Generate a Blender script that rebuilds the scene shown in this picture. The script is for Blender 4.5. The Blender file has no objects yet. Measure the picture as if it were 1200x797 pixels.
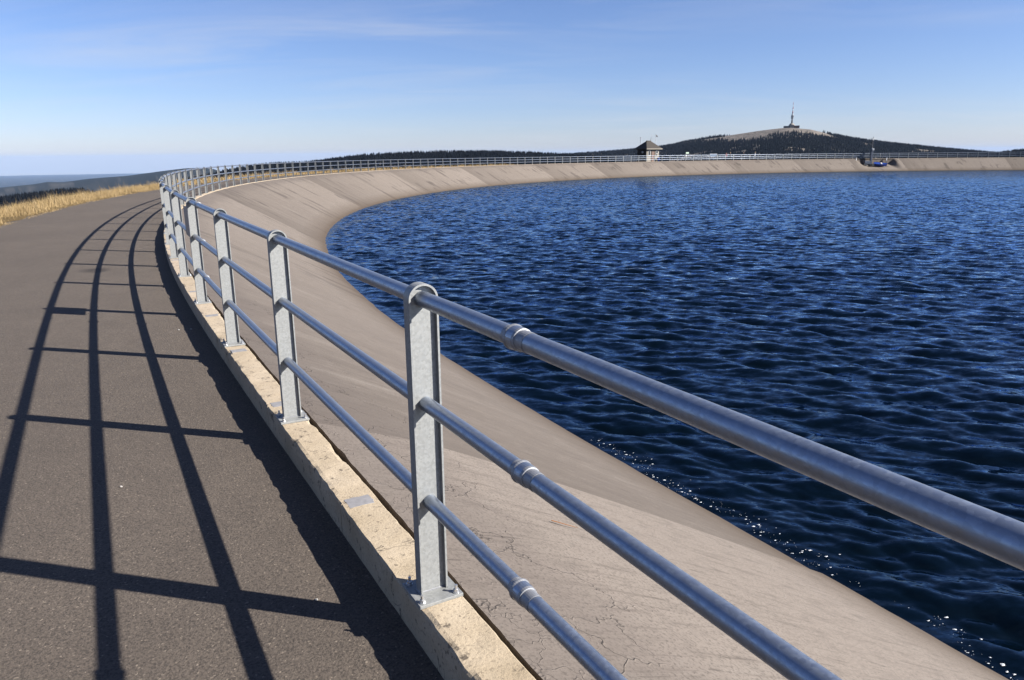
import bpy, bmesh, math, random
import numpy as np
from mathutils import Matrix, Vector, noise as mnoise

rng = np.random.default_rng(7)
random.seed(7)
R = math.radians
scene = bpy.context.scene
COL = scene.collection

# ------------------------------------------------------------------ camera
CAM_H = 1.4905
PITCH, ROLL = R(14.1417), -0.0091908
cd = bpy.data.cameras.new('camera')
cd.sensor_width = 36.0
cd.lens = 862.48 / 1200 * 36
cd.clip_start = 0.05
cd.clip_end = 200000
cam = bpy.data.objects.new('camera', cd)
COL.objects.link(cam)
r0 = Vector((1, 0, 0))
u0 = Vector((0, math.sin(PITCH), math.cos(PITCH)))
fw = Vector((0, math.cos(PITCH), -math.sin(PITCH)))
cr = r0 * math.cos(ROLL) + u0 * math.sin(ROLL)
cu = u0 * math.cos(ROLL) - r0 * math.sin(ROLL)
m = Matrix((cr, cu, -fw)).transposed().to_4x4()
m.translation = Vector((0, 0, CAM_H))
cam.matrix_world = m
scene.camera = cam

# ------------------------------------------------------------------ light
SUN_AZ, SUN_EL = R(103.4), R(31.2)      # azimuth clockwise from +Y
SUN_STRENGTH, SKY_STRENGTH, EXPOSURE = 5.0, 0.05, 1.55
sl = bpy.data.lights.new('sun', 'SUN')
sl.energy = SUN_STRENGTH
sl.angle = R(0.53)
sl.color = (1.0, 0.955, 0.89)
sun = bpy.data.objects.new('sun', sl)
COL.objects.link(sun)
sdir = Vector((math.sin(SUN_AZ) * math.cos(SUN_EL), math.cos(SUN_AZ) * math.cos(SUN_EL), math.sin(SUN_EL)))
sun.rotation_euler = (-sdir).to_track_quat('-Z', 'Y').to_euler()
sun.location = (30, -10, 40)

world = bpy.data.worlds.new('World')
scene.world = world
world.use_nodes = True
wn, wl = world.node_tree.nodes, world.node_tree.links
wn.clear()
sky = wn.new('ShaderNodeTexSky')
sky.sky_type = 'NISHITA'
sky.sun_disc = False
sky.sun_elevation = SUN_EL
sky.sun_rotation = SUN_AZ
sky.altitude = 1350
sky.air_density = 1.0
sky.dust_density = 0.8
sky.ozone_density = 6.5
bg = wn.new('ShaderNodeBackground')
bg.inputs['Strength'].default_value = SKY_STRENGTH
tint = wn.new('ShaderNodeMix'); tint.data_type = 'RGBA'; tint.blend_type = 'MULTIPLY'; tint.inputs[0].default_value = 1.0
wl.new(sky.outputs[0], tint.inputs[6]); tint.inputs[7].default_value = (1.06, 0.92, 0.985, 1)   # the camera's white balance
wl.new(tint.outputs[2], bg.inputs[0])
# thin cirrus veils high in the sky (stretched noise on a plane far overhead)
tc = wn.new('ShaderNodeTexCoord')
sep = wn.new('ShaderNodeSeparateXYZ'); wl.new(tc.outputs['Generated'], sep.inputs[0])
def wmath(op, a, b=None, clamp=False):
    n = wn.new('ShaderNodeMath'); n.operation = op; n.use_clamp = clamp
    for i, v in enumerate((a, b)):
        if v is None: continue
        if hasattr(v, 'links'): wl.new(v, n.inputs[i])
        else: n.inputs[i].default_value = v
    return n.outputs[0]
zz = wmath('ADD', wmath('MAXIMUM', sep.outputs[2], 0.0), 0.10)
px = wmath('DIVIDE', sep.outputs[0], zz); py = wmath('DIVIDE', sep.outputs[1], zz)
comb = wn.new('ShaderNodeCombineXYZ')
wl.new(wmath('ADD', wmath('MULTIPLY', px, 0.55), wmath('MULTIPLY', py, 0.10)), comb.inputs[0])
wl.new(wmath('MULTIPLY', py, 1.5), comb.inputs[1])
drift = wn.new('ShaderNodeVectorMath'); drift.operation = 'ADD'; wl.new(comb.outputs[0], drift.inputs[0]); drift.inputs[1].default_value = (3.55, 1, 0)
n1 = wn.new('ShaderNodeTexNoise'); n1.inputs['Scale'].default_value = 1.1; n1.inputs['Detail'].default_value = 7
n1.inputs['Roughness'].default_value = 0.62; n1.inputs['Distortion'].default_value = 0.7
wl.new(drift.outputs[0], n1.inputs['Vector'])
n2 = wn.new('ShaderNodeTexNoise'); n2.inputs['Scale'].default_value = 0.45; n2.inputs['Detail'].default_value = 2
wl.new(drift.outputs[0], n2.inputs['Vector'])
veil = wmath('MULTIPLY', wmath('MULTIPLY', wmath('SUBTRACT', n1.outputs[0], 0.42), 2.2, True),
             wmath('MULTIPLY', wmath('SUBTRACT', n2.outputs[0], 0.38), 3.0, True), True)
veil = wmath('MULTIPLY', veil, 0.62)
bgc = wn.new('ShaderNodeBackground'); bgc.inputs[0].default_value = (0.93, 0.95, 1.0, 1); bgc.inputs[1].default_value = 0.27
mixw = wn.new('ShaderNodeMixShader'); wl.new(veil, mixw.inputs[0]); wl.new(bg.outputs[0], mixw.inputs[1]); wl.new(bgc.outputs[0], mixw.inputs[2])
wo = wn.new('ShaderNodeOutputWorld'); wl.new(mixw.outputs[0], wo.inputs[0])

vs = scene.view_settings
vs.view_transform = 'Standard'; vs.look = 'None'; vs.gamma = 1.0; vs.exposure = EXPOSURE
vs.use_curve_mapping = False
scene.render.engine = 'CYCLES'
scene.cycles.use_denoising = True
scene.cycles.max_bounces = 5
scene.cycles.diffuse_bounces = 2
scene.cycles.glossy_bounces = 3
scene.cycles.transmission_bounces = 3
scene.cycles.volume_bounces = 0
scene.cycles.caustics_reflective = False
scene.cycles.caustics_refractive = False

# ------------------------------------------------------------------ helpers
def tag(o, label=None, cat=None, group=None, kind=None):
    if label: o['label'] = label
    if cat: o['category'] = cat
    if group: o['group'] = group
    if kind: o['kind'] = kind
    return o

def link(name, me, mat=None, parent=None, loc=None):
    o = bpy.data.objects.new(name, me)
    COL.objects.link(o)
    if mat is not None and me is not None and not me.materials:
        me.materials.append(mat)
    if parent is not None: o.parent = parent
    if loc is not None: o.location = loc
    return o

def empty(name, loc=(0, 0, 0), rz=0.0):
    o = bpy.data.objects.new(name, None)
    o.empty_display_size = 0.2
    COL.objects.link(o)
    o.location = loc; o.rotation_euler = (0, 0, rz)
    return o

def np_mesh(name, verts, faces, uv=None, smooth=False, attrs=None):
    """faces: (n,k) int array, all the same k. uv: per-vertex (n,2)."""
    verts = np.asarray(verts, dtype=np.float32); faces = np.asarray(faces, dtype=np.int32)
    me = bpy.data.meshes.new(name)
    k = faces.shape[1]
    me.vertices.add(len(verts)); me.vertices.foreach_set('co', verts.ravel())
    me.loops.add(faces.size); me.loops.foreach_set('vertex_index', faces.ravel())
    me.polygons.add(len(faces))
    me.polygons.foreach_set('loop_start', np.arange(0, faces.size, k, dtype=np.int32))
    me.polygons.foreach_set('use_smooth', np.full(len(faces), bool(smooth)))
    me.update(calc_edges=True)
    if uv is not None:
        lay = me.uv_layers.new(name='UVMap')
        lay.data.foreach_set('uv', np.asarray(uv, dtype=np.float32)[faces.ravel()].ravel())
    for an, av in (attrs or {}).items():
        a = me.attributes.new(an, 'FLOAT', 'POINT')
        a.data.foreach_set('value', np.asarray(av, dtype=np.float32))
    me.validate()
    return me

def bm_mesh(name, bm, smooth=False, bevel=0.0, seg=2):
    if bevel > 0:
        bmesh.ops.bevel(bm, geom=list(bm.edges), offset=bevel, segments=seg, affect='EDGES', profile=0.5)
    me = bpy.data.meshes.new(name)
    bmesh.ops.recalc_face_normals(bm, faces=bm.faces)
    bm.to_mesh(me); bm.free()
    if smooth:
        for p in me.polygons: p.use_smooth = True
    return me

def add_box(bm, c, size, rot=None):
    mt = Matrix.Translation(Vector(c))
    if rot is not None: mt = mt @ rot
    mt = mt @ Matrix.Diagonal((size[0], size[1], size[2], 1))
    return bmesh.ops.create_cube(bm, size=1.0, matrix=mt)['verts']

def add_cyl(bm, a, b, ra, rb=None, n=12, caps=True):
    a, b = Vector(a), Vector(b); rb = ra if rb is None else rb
    d = b - a
    mt = Matrix.Translation((a + b) / 2) @ d.to_track_quat('Z', 'Y').to_matrix().to_4x4()
    bmesh.ops.create_cone(bm, cap_ends=caps, segments=n, radius1=ra, radius2=max(rb, 1e-5), depth=d.length, matrix=mt)

def box_mesh(name, c, size, bevel=0.0, rot=None):
    bm = bmesh.new(); add_box(bm, c, size, rot); return bm_mesh(name, bm, bevel=bevel)

def cyl_mesh(name, a, b, ra, rb=None, n=12, smooth=True):
    bm = bmesh.new(); add_cyl(bm, a, b, ra, rb, n)
    me = bm_mesh(name, bm)
    if smooth:
        for p in me.polygons: p.use_smooth = len(p.vertices) == 4
    return me

def lathe_mesh(name, prof, n=24, smooth=True):
    """prof: list of (radius, z) from bottom to top"""
    V, F = [], []
    for r_, z_ in prof:
        for i in range(n):
            a = 2 * math.pi * i / n
            V.append((r_ * math.cos(a), r_ * math.sin(a), z_))
    for j in range(len(prof) - 1):
        for i in range(n):
            F.append((j * n + i, j * n + (i + 1) % n, (j + 1) * n + (i + 1) % n, (j + 1) * n + i))
    me = bpy.data.meshes.new(name)
    me.from_pydata(V, [], F + [tuple(range(n))[::-1], tuple(range((len(prof) - 1) * n, len(prof) * n))])
    if smooth:
        for p in me.polygons: p.use_smooth = len(p.vertices) == 4
    return me

def vnoise(x, y, seed=0):
    x = np.asarray(x, dtype=float); y = np.asarray(y, dtype=float)
    xi, yi = np.floor(x).astype(np.int64), np.floor(y).astype(np.int64)
    xf, yf = x - xi, y - yi
    u, v = xf * xf * (3 - 2 * xf), yf * yf * (3 - 2 * yf)
    def h(a, b):
        n = (a * 374761393 + b * 668265263 + seed * 144665) & 0xffffffff
        n = ((n ^ (n >> 13)) * 1274126177) & 0xffffffff
        return ((n ^ (n >> 16)) & 0xffff) / 65535.0
    return (h(xi, yi) * (1 - u) + h(xi + 1, yi) * u) * (1 - v) + (h(xi, yi + 1) * (1 - u) + h(xi + 1, yi + 1) * u) * v

def fbm(x, y, oct=4, seed=0):
    s, a, t = 0, 1.0, 0
    for i in range(oct):
        s = s + a * vnoise(x * 2 ** i, y * 2 ** i, seed + i); t += a; a *= 0.5
    return s / t

# ------------------------------------------------------------------ materials
class NT:
    def __init__(self, name):
        self.m = bpy.data.materials.new(name); self.m.use_nodes = True
        self.n, self.l = self.m.node_tree.nodes, self.m.node_tree.links
        self.n.clear()
        self.out = self.n.new('ShaderNodeOutputMaterial')
        self.b = self.n.new('ShaderNodeBsdfPrincipled')
        self.l.new(self.b.outputs[0], self.out.inputs[0])
    def put(self, sock, v):
        if hasattr(v, 'links'): self.l.new(v, sock)
        elif isinstance(v, (tuple, list)) and len(v) == 3 and sock.type == 'RGBA': sock.default_value = (*v, 1)
        else: sock.default_value = v
    def math(self, op, a, b=0.0, c=None, clamp=False):
        n = self.n.new('ShaderNodeMath'); n.operation = op; n.use_clamp = clamp
        self.put(n.inputs[0], a); self.put(n.inputs[1], b)
        if c is not None: self.put(n.inputs[2], c)
        return n.outputs[0]
    def coord(self, which='Object', scale=(1, 1, 1), rot=(0, 0, 0), loc=(0, 0, 0)):
        t = self.n.new('ShaderNodeTexCoord'); mp = self.n.new('ShaderNodeMapping')
        self.l.new(t.outputs[which], mp.inputs[0])
        mp.inputs['Scale'].default_value = scale; mp.inputs['Rotation'].default_value = rot; mp.inputs['Location'].default_value = loc
        return mp.outputs[0]
    def noise(self, vec, scale, detail=4, rough=0.55, dist=0.0, out=0):
        n = self.n.new('ShaderNodeTexNoise'); self.l.new(vec, n.inputs['Vector'])
        n.inputs['Scale'].default_value = scale; n.inputs['Detail'].default_value = detail
        n.inputs['Roughness'].default_value = rough; n.inputs['Distortion'].default_value = dist
        return n.outputs[out]
    def vor(self, vec, scale, feature='F1', out='Distance', rnd=1.0):
        n = self.n.new('ShaderNodeTexVoronoi'); n.feature = feature; self.l.new(vec, n.inputs['Vector'])
        n.inputs['Scale'].default_value = scale; n.inputs['Randomness'].default_value = rnd
        return n.outputs[out]
    def ramp(self, fac, stops, interp='LINEAR'):
        n = self.n.new('ShaderNodeValToRGB'); self.l.new(fac, n.inputs[0]); e = n.color_ramp.elements
        n.color_ramp.interpolation = interp
        while len(e) < len(stops): e.new(0.5)
        for el, (p, c) in zip(e, stops):
            el.position = p; el.color = (*c, 1) if isinstance(c, (tuple, list)) else (c, c, c, 1)
        return n.outputs[0]
    def mix(self, fac, a, b, mode='MIX'):
        n = self.n.new('ShaderNodeMix'); n.data_type = 'RGBA'; n.blend_type = mode
        self.put(n.inputs[0], fac); self.put(n.inputs[6], a); self.put(n.inputs[7], b)
        return n.outputs[2]
    def bump(self, h, strength=0.3, dist=0.01, normal=None):
        n = self.n.new('ShaderNodeBump'); self.put(n.inputs['Strength'], strength); n.inputs['Distance'].default_value = dist
        self.l.new(h, n.inputs['Height'])
        if normal is not None: self.l.new(normal, n.inputs['Normal'])
        self.l.new(n.outputs[0], self.b.inputs['Normal'])
        return n.outputs[0]
    def attr(self, name):
        n = self.n.new('ShaderNodeAttribute'); n.attribute_name = name; return n.outputs['Fac']
    def sep(self, vec):
        n = self.n.new('ShaderNodeSeparateXYZ'); self.l.new(vec, n.inputs[0]); return n.outputs
    def set(self, **k):
        names = dict(color='Base Color', rough='Roughness', metal='Metallic', ior='IOR', spec='Specular IOR Level')
        for kk, v in k.items(): self.put(self.b.inputs[names[kk]], v)
        return self.m

M = {}
def plain(name, col, rough=0.6, metal=0.0, var=0.12, scale=3.0):
    t = NT(name); v = t.coord('Object')
    n = t.noise(v, scale, 4)
    if metal < 0.5 and name not in ('foam', 'glass_dark'): col = tuple(x * 0.45 for x in col)
    c = t.mix(n, tuple(x * (1 - var) for x in col), tuple(min(1, x * (1 + var)) for x in col))
    M[name] = t.set(color=c, rough=rough, metal=metal)
    return M[name]

def mat_asphalt():
    t = NT('asphalt'); v = t.coord('Object')
    big = t.noise(v, 0.35, 4, 0.6); mid = t.noise(v, 3.0, 5, 0.65)
    fine = t.noise(v, 95, 3, 0.7)
    cells = t.vor(v, 150, 'F1', 'Color')
    cf = t.sep(cells)[0]
    base = t.mix(t.ramp(big, [(0.3, 0.0), (0.7, 1.0)]), (0.07936, 0.06384, 0.05096), (0.1023, 0.08265, 0.06604))
    base = t.mix(t.math('MULTIPLY', t.ramp(mid, [(0.42, 0.0), (0.62, 1.0)]), 0.32), base, (0.0651, 0.05244, 0.04264))
    base = t.mix(t.ramp(cf, [(0.0, 0.75), (0.45, 0.0)]), base, (0.0341, 0.02793, 0.0234))
    base = t.mix(t.ramp(cf, [(0.965, 0.0), (0.99, 0.38)]), base, (0.2852, 0.2337, 0.182))
    base = t.mix(t.ramp(fine, [(0.30, 0.75), (0.5, 0.0)]), base, (0.0279, 0.0228, 0.01924))
    # an oil stain and a few damp marks
    p = t.sep(t.coord('UV'))
    dx = t.math('MULTIPLY', t.math('SUBTRACT', p[0], 10.45), 2.6)
    dy = t.math('MULTIPLY', t.math('ADD', p[1], 1.10), 3.6)
    d = t.math('ADD', t.math('MULTIPLY', dx, dx), t.math('MULTIPLY', dy, dy))
    d = t.math('ADD', d, t.math('MULTIPLY', t.math('SUBTRACT', t.noise(v, 7, 3), 0.5), 1.3))
    base = t.mix(t.ramp(d, [(0.10, 0.75), (0.75, 0.0)]), base, (0.0217, 0.0171, 0.01456))
    h = t.math('ADD', t.math('MULTIPLY', cf, 0.5), t.math('MULTIPLY', fine, 0.9))
    t.bump(h, 0.75, 0.007)
    M['asphalt'] = t.set(color=base, rough=0.88, spec=0.3)

def mat_kerb():
    t = NT('kerb_concrete'); v = t.coord('Object')
    oi = t.n.new('ShaderNodeObjectInfo')
    va = t.n.new('ShaderNodeVectorMath'); va.operation = 'ADD'; t.l.new(v, va.inputs[0])
    cb = t.n.new('ShaderNodeCombineXYZ'); t.l.new(t.math('MULTIPLY', oi.outputs['Random'], 40), cb.inputs[0]); t.l.new(cb.outputs[0], va.inputs[1])
    v = va.outputs[0]
    big = t.noise(v, 3, 5, 0.6); fine = t.noise(v, 80, 4, 0.7)
    base = t.mix(t.ramp(big, [(0.3, 0.0), (0.7, 1.0)]), (0.2688, 0.213, 0.141), (0.3712, 0.306, 0.222))
    base = t.mix(t.math('MULTIPLY', oi.outputs['Random'], 0.35), base, (0.3584, 0.294, 0.246))
    base = t.mix(t.ramp(fine, [(0.32, 0.6), (0.46, 0.0)]), base, (0.128, 0.099, 0.069))
    sp = t.noise(v, 13, 6, 0.75)
    base = t.mix(t.ramp(sp, [(0.575, 0.0), (0.635, 0.85)]), base, (0.064, 0.051, 0.039))
    cr = t.vor(t.mix(0.12, v, t.noise(v, 5, 3, out=1)), 3.3, 'DISTANCE_TO_EDGE')
    base = t.mix(t.math('MULTIPLY', t.ramp(cr, [(0.0, 1.0), (0.012, 0.0)]), t.ramp(big, [(0.5, 0.0), (0.6, 0.8)])), base, (0.0384, 0.03, 0.024))
    sc2 = t.noise(v, 30, 2)
    base = t.mix(t.ramp(sc2, [(0.66, 0.0), (0.72, 0.6)]), base, (0.064, 0.048, 0.036))
    h = t.math('ADD', fine, t.math('MULTIPLY', sp, 1.2))
    t.bump(h, 0.45, 0.006)
    M['kerb'] = t.set(color=base, rough=0.9, spec=0.25)

def mat_slope():
    t = NT('slope_surface')
    uv = t.coord('UV'); s = t.sep(uv)           # u = metres along the bank, v = metres down it
    ws = lambda a, b: t.coord('UV', scale=(a, b, 1))
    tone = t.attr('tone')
    big = t.noise(ws(0.10, 0.10), 1.0, 4, 0.6)
    streak = t.noise(ws(1.5, 0.16), 1.0, 6, 0.65, 0.4)
    fine_streak = t.noise(ws(22, 1.6), 1.0, 4, 0.7, 0.3)
    grit = t.noise(ws(60, 60), 1.0, 3, 0.7)
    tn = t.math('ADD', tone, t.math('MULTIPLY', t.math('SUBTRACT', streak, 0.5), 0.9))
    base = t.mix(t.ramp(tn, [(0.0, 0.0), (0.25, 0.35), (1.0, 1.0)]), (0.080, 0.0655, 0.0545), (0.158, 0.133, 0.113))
    base = t.mix(t.ramp(big, [(0.35, 0.0), (0.7, 0.45)]), base, (0.1116, 0.09292, 0.07595))
    base = t.mix(t.ramp(streak, [(0.60, 0.0), (0.74, 0.5)]), base, (0.1705, 0.1528, 0.1333))
    mott = t.noise(ws(9, 5), 1.0, 5, 0.7)
    base = t.mix(t.ramp(mott, [(0.32, 0.42), (0.52, 0.0)]), base, (0.072, 0.060, 0.051))
    base = t.mix(t.ramp(mott, [(0.56, 0.0), (0.72, 0.35)]), base, (0.165, 0.146, 0.128))
    dash = t.noise(ws(26, 3.2), 1.0, 3, 0.6, 0.6)
    base = t.mix(t.ramp(dash, [(0.655, 0.0), (0.70, 0.6)]), base, (0.045, 0.037, 0.031))
    base = t.mix(t.ramp(fine_streak, [(0.34, 0.45), (0.47, 0.0)]), base, (0.062, 0.0504, 0.04185))
    base = t.mix(t.ramp(grit, [(0.36, 0.7), (0.50, 0.0)]), base, (0.062, 0.05198, 0.0434))
    # dark seams opening along the fall line
    seam = t.noise(ws(0.9, 0.075), 1.0, 3, 0.5, 0.25)
    seamm = t.noise(ws(0.5, 0.35), 1.0, 3, 0.5)
    sl_ = t.math('ABSOLUTE', t.math('SUBTRACT', seam, 0.5))
    sfac = t.math('MULTIPLY', t.ramp(sl_, [(0.0, 1.0), (0.028, 0.9), (0.05, 0.0)]), t.ramp(seamm, [(0.53, 0.0), (0.60, 0.6)]))
    far = t.math('MULTIPLY', t.math('SUBTRACT', s[0], 10), 0.08, clamp=True)
    base = t.mix(t.math('MULTIPLY', sfac, far), base, (0.0279, 0.02205, 0.0186))
    # crazed older strip beside the kerb
    edge = t.math('ADD', s[1], t.math('MULTIPLY', t.math('SUBTRACT', t.noise(ws(0.9, 0.9), 1.0, 4), 0.5), 0.9))
    em = t.ramp(edge, [(0.40, 1.0), (0.85, 0.0)])
    base = t.mix(t.math('MULTIPLY', em, 0.40), base, (0.07285, 0.05985, 0.0527))
    wob = t.n.new('ShaderNodeVectorMath'); wob.operation = 'ADD'
    sc_ = t.n.new('ShaderNodeVectorMath'); sc_.operation = 'SCALE'; sc_.inputs['Scale'].default_value = 0.30
    t.l.new(t.noise(uv, 5.5, 3, 0.6, out=1), sc_.inputs[0]); t.l.new(uv, wob.inputs[0]); t.l.new(sc_.outputs[0], wob.inputs[1])
    cr = t.vor(wob.outputs[0], 2.3, 'DISTANCE_TO_EDGE')
    cr2 = t.vor(wob.outputs[0], 6.0, 'DISTANCE_TO_EDGE')
    keep = t.ramp(t.noise(uv, 2.0, 2), [(0.40, 0.0), (0.52, 1.0)])
    cmask = t.ramp(edge, [(0.55, 1.0), (1.0, 0.0)])
    cfac = t.math('MULTIPLY', t.math('MULTIPLY', t.ramp(cr, [(0.0, 1.0), (0.016, 0.0)]), cmask), keep)
    cfac2 = t.math('MULTIPLY', t.math('MULTIPLY', t.ramp(cr2, [(0.0, 0.5), (0.025, 0.0)]), t.ramp(edge, [(0.1, 1.0), (0.4, 0.0)])), keep)
    call = t.math('MAXIMUM', cfac, cfac2)
    base = t.mix(t.math('MULTIPLY', call, 0.42), base, (0.01705, 0.01418, 0.0124))
    # brown film left by the changing water level
    wv = t.math('ADD', s[1], t.math('MULTIPLY', t.math('SUBTRACT', t.noise(ws(1.2, 1.2), 1.0, 4), 0.5), 0.35))
    base = t.mix(t.ramp(t.math('MULTIPLY', wv, 0.1), [(0.40, 0.0), (0.49, 0.5), (0.520, 0.85), (0.535, 0.97)]), base, (0.05115, 0.03623, 0.02418))
    h = t.math('SUBTRACT', t.math('MULTIPLY', grit, 0.6), t.math('MULTIPLY', call, 3.0))
    h = t.math('ADD', h, t.math('MULTIPLY', fine_streak, 0.5))
    t.bump(h, 0.5, 0.004)
    M['slope'] = t.set(color=base, rough=0.9, spec=0.25)

def mat_galv(name, col, rough, metal, spangle=0.35, streaks=False):
    t = NT(name); v = t.coord('Object')
    c = t.sep(t.vor(v, 120, 'F1', 'Color'))
    n = t.noise(v, 6, 5, 0.6)
    base = t.mix(t.math('MULTIPLY', c[0], spangle), tuple(x * 0.82 for x in col), tuple(min(1, x * 1.22) for x in col))
    base = t.mix(t.ramp(n, [(0.55, 0.0), (0.75, 0.35)]), base, tuple(x * 0.7 for x in col))
    r_ = t.math('ADD', t.math('MULTIPLY', c[1], 0.16), rough)
    if streaks:
        d = t.noise(v, 11, 3, 0.5)
        base = t.mix(t.ramp(d, [(0.73, 0.0), (0.77, 0.45)]), base, tuple(x * 0.35 for x in col))
    M[name] = t.set(color=base, rough=r_, metal=metal)

def mat_water():
    t = NT('water')
    a = t.attr('lost')
    def slopes(scale, detail, k):
        v = t.coord('Object', scale=(0.62, 1.35, 1), rot=(0, 0, R(-22)))
        n = t.noise(v, scale, detail, 0.6, 0.4, out=1)
        q = t.n.new('ShaderNodeVectorMath'); q.operation = 'SUBTRACT'; t.l.new(n, q.inputs[0]); q.inputs[1].default_value = (0.5, 0.5, 0.5)
        w = t.n.new('ShaderNodeVectorMath'); w.operation = 'MULTIPLY'; t.l.new(q.outputs[0], w.inputs[0]); w.inputs[1].default_value = (k * 0.75, k, 0)
        return w.outputs[0]
    def vm(op, x, y):
        q = t.n.new('ShaderNodeVectorMath'); q.operation = op; t.l.new(x, q.inputs[0])
        if op == 'SCALE': t.put(q.inputs['Scale'], y)
        elif y is not None: t.l.new(y, q.inputs[1])
        return q.outputs[0]
    far = vm('SCALE', slopes(4.0, 5, 1.7), a)
    near = vm('ADD', slopes(8.0, 5, 0.42), slopes(24.0, 2, 0.25))
    g = t.n.new('ShaderNodeNewGeometry')
    nrm = vm('NORMALIZE', vm('ADD', vm('ADD', g.outputs['Normal'], far), near), None)
    t.n.remove(t.b)                              # dark water body under a bluish mirror
    body = t.n.new('ShaderNodeBsdfDiffuse'); body.inputs[0].default_value = (0.0005, 0.0020, 0.0034, 1); t.l.new(nrm, body.inputs['Normal'])
    gl_ = t.n.new('ShaderNodeBsdfGlossy'); gl_.inputs['Color'].default_value = (0.56, 0.75, 1.0, 1); gl_.inputs['Roughness'].default_value = 0.05; t.l.new(nrm, gl_.inputs['Normal'])
    fr = t.n.new('ShaderNodeFresnel'); fr.inputs['IOR'].default_value = 1.333; t.l.new(nrm, fr.inputs['Normal'])
    mx = t.n.new('ShaderNodeMixShader'); t.l.new(fr.outputs[0], mx.inputs[0]); t.l.new(body.outputs[0], mx.inputs[1]); t.l.new(gl_.outputs[0], mx.inputs[2])
    t.l.new(mx.outputs[0], t.out.inputs[0])
    M['water'] = t.m

def mat_terrain():
    t = NT('terrain'); v = t.coord('Object')
    fo = t.attr('forest')
    a = t.noise(v, 0.012, 6, 0.7); b = t.noise(v, 0.05, 4, 0.7)
    bare = t.mix(t.ramp(a, [(0.35, 0.0), (0.65, 1.0)]), (0.100, 0.086, 0.074), (0.165, 0.142, 0.120))
    bare = t.mix(t.ramp(b, [(0.50, 0.0), (0.58, 0.85)]), bare, (0.0162, 0.018, 0.0144))
    wood = t.mix(b, (0.003, 0.0045, 0.0036), (0.008, 0.0098, 0.0062))
    M['terrain'] = t.set(color=t.mix(fo, bare, wood), rough=0.95, spec=0.1)

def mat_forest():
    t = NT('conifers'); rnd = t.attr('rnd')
    M['forest'] = t.set(color=t.mix(rnd, (0.0016, 0.0026, 0.0046), (0.0056, 0.0070, 0.0090)), rough=0.95, spec=0.05)  # spruce colour, with the blue tint of distant haze painted in

def mat_grass():
    t = NT('dry_grass'); rnd = t.attr('rnd')
    c = t.ramp(rnd, [(0.0, (0.1114, 0.0752, 0.0291)), (0.35, (0.1885, 0.1306, 0.0582)), (0.75, (0.2570, 0.1861, 0.0957)), (0.93, (0.2999, 0.2296, 0.1414)), (1.0, (0.0857, 0.0792, 0.0333))])
    M['grass'] = t.set(color=c, rough=0.85, spec=0.2)

def mat_verge():
    t = NT('verge'); v = t.coord('Object')
    n = t.noise(v, 2.2, 6, 0.7)
    M['verge'] = t.set(color=t.mix(n, (0.0504, 0.0361, 0.0153), (0.1344, 0.0912, 0.0408)), rough=0.95, spec=0.1)

mat_asphalt(); mat_kerb(); mat_slope(); mat_water(); mat_terrain(); mat_forest(); mat_grass(); mat_verge()
mat_galv('galv_post', (0.245, 0.25, 0.245), 0.46, 0.3, 0.55)
mat_galv('galv_rail', (0.30, 0.34, 0.41), 0.33, 0.85, 0.3, True)
mat_galv('zinc_sleeve', (0.27, 0.275, 0.29), 0.46, 0.6, 0.3)
plain('joint_ring', (0.10, 0.11, 0.13), 0.5, 0.4)
plain('bolt_steel', (0.52, 0.52, 0.52), 0.35, 0.85)
plain('mortar', (0.38, 0.37, 0.38), 1.0, 0, 0.45, 30)
plain('joint_black', (0.015, 0.014, 0.013), 0.95)
plain('sign_back', (0.33, 0.33, 0.37), 0.45, 0.4)
plain('foam', (0.42, 0.44, 0.46), 0.8)
plain('render_white', (0.37, 0.335, 0.285), 0.9, 0, 0.2, 1.5)
plain('dark_wood', (0.045, 0.038, 0.034), 0.85, 0, 0.3, 4)
plain('shingle', (0.075, 0.062, 0.052), 0.9, 0, 0.35, 9)
plain('door_brown', (0.19, 0.105, 0.075), 0.7)
plain('glass_dark', (0.012, 0.014, 0.018), 0.08)
plain('white_paint', (0.72, 0.72, 0.71), 0.5)
plain('grey_metal', (0.20, 0.21, 0.23), 0.5, 0.6)
plain('dark_metal', (0.035, 0.04, 0.055), 0.5, 0.3)
plain('blue_paint', (0.015, 0.07, 0.42), 0.4)
plain('navy_paint', (0.03, 0.05, 0.10), 0.5)
plain('pale_blue', (0.30, 0.45, 0.72), 0.5, 0, 0.3, 8)
plain('mint_sign', (0.52, 0.66, 0.52), 0.5)
plain('red_paint', (0.45, 0.05, 0.05), 0.5)
plain('skin', (0.50, 0.32, 0.24), 0.6)
plain('rust_leaf', (0.34, 0.13, 0.03), 0.7)
plain('pebble', (0.55, 0.52, 0.48), 0.8)
plain('rope', (0.17, 0.12, 0.08), 0.9)
for nm, c in dict(cloth_red=(0.40, 0.06, 0.09), cloth_dark=(0.025, 0.027, 0.035), cloth_white=(0.68, 0.68, 0.68), cloth_navy=(0.03, 0.04, 0.08),
                  hair_fair=(0.42, 0.31, 0.14), hair_dark=(0.03, 0.022, 0.018), cloth_grey=(0.12, 0.12, 0.13)).items():
    plain(nm, c, 0.9)

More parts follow.
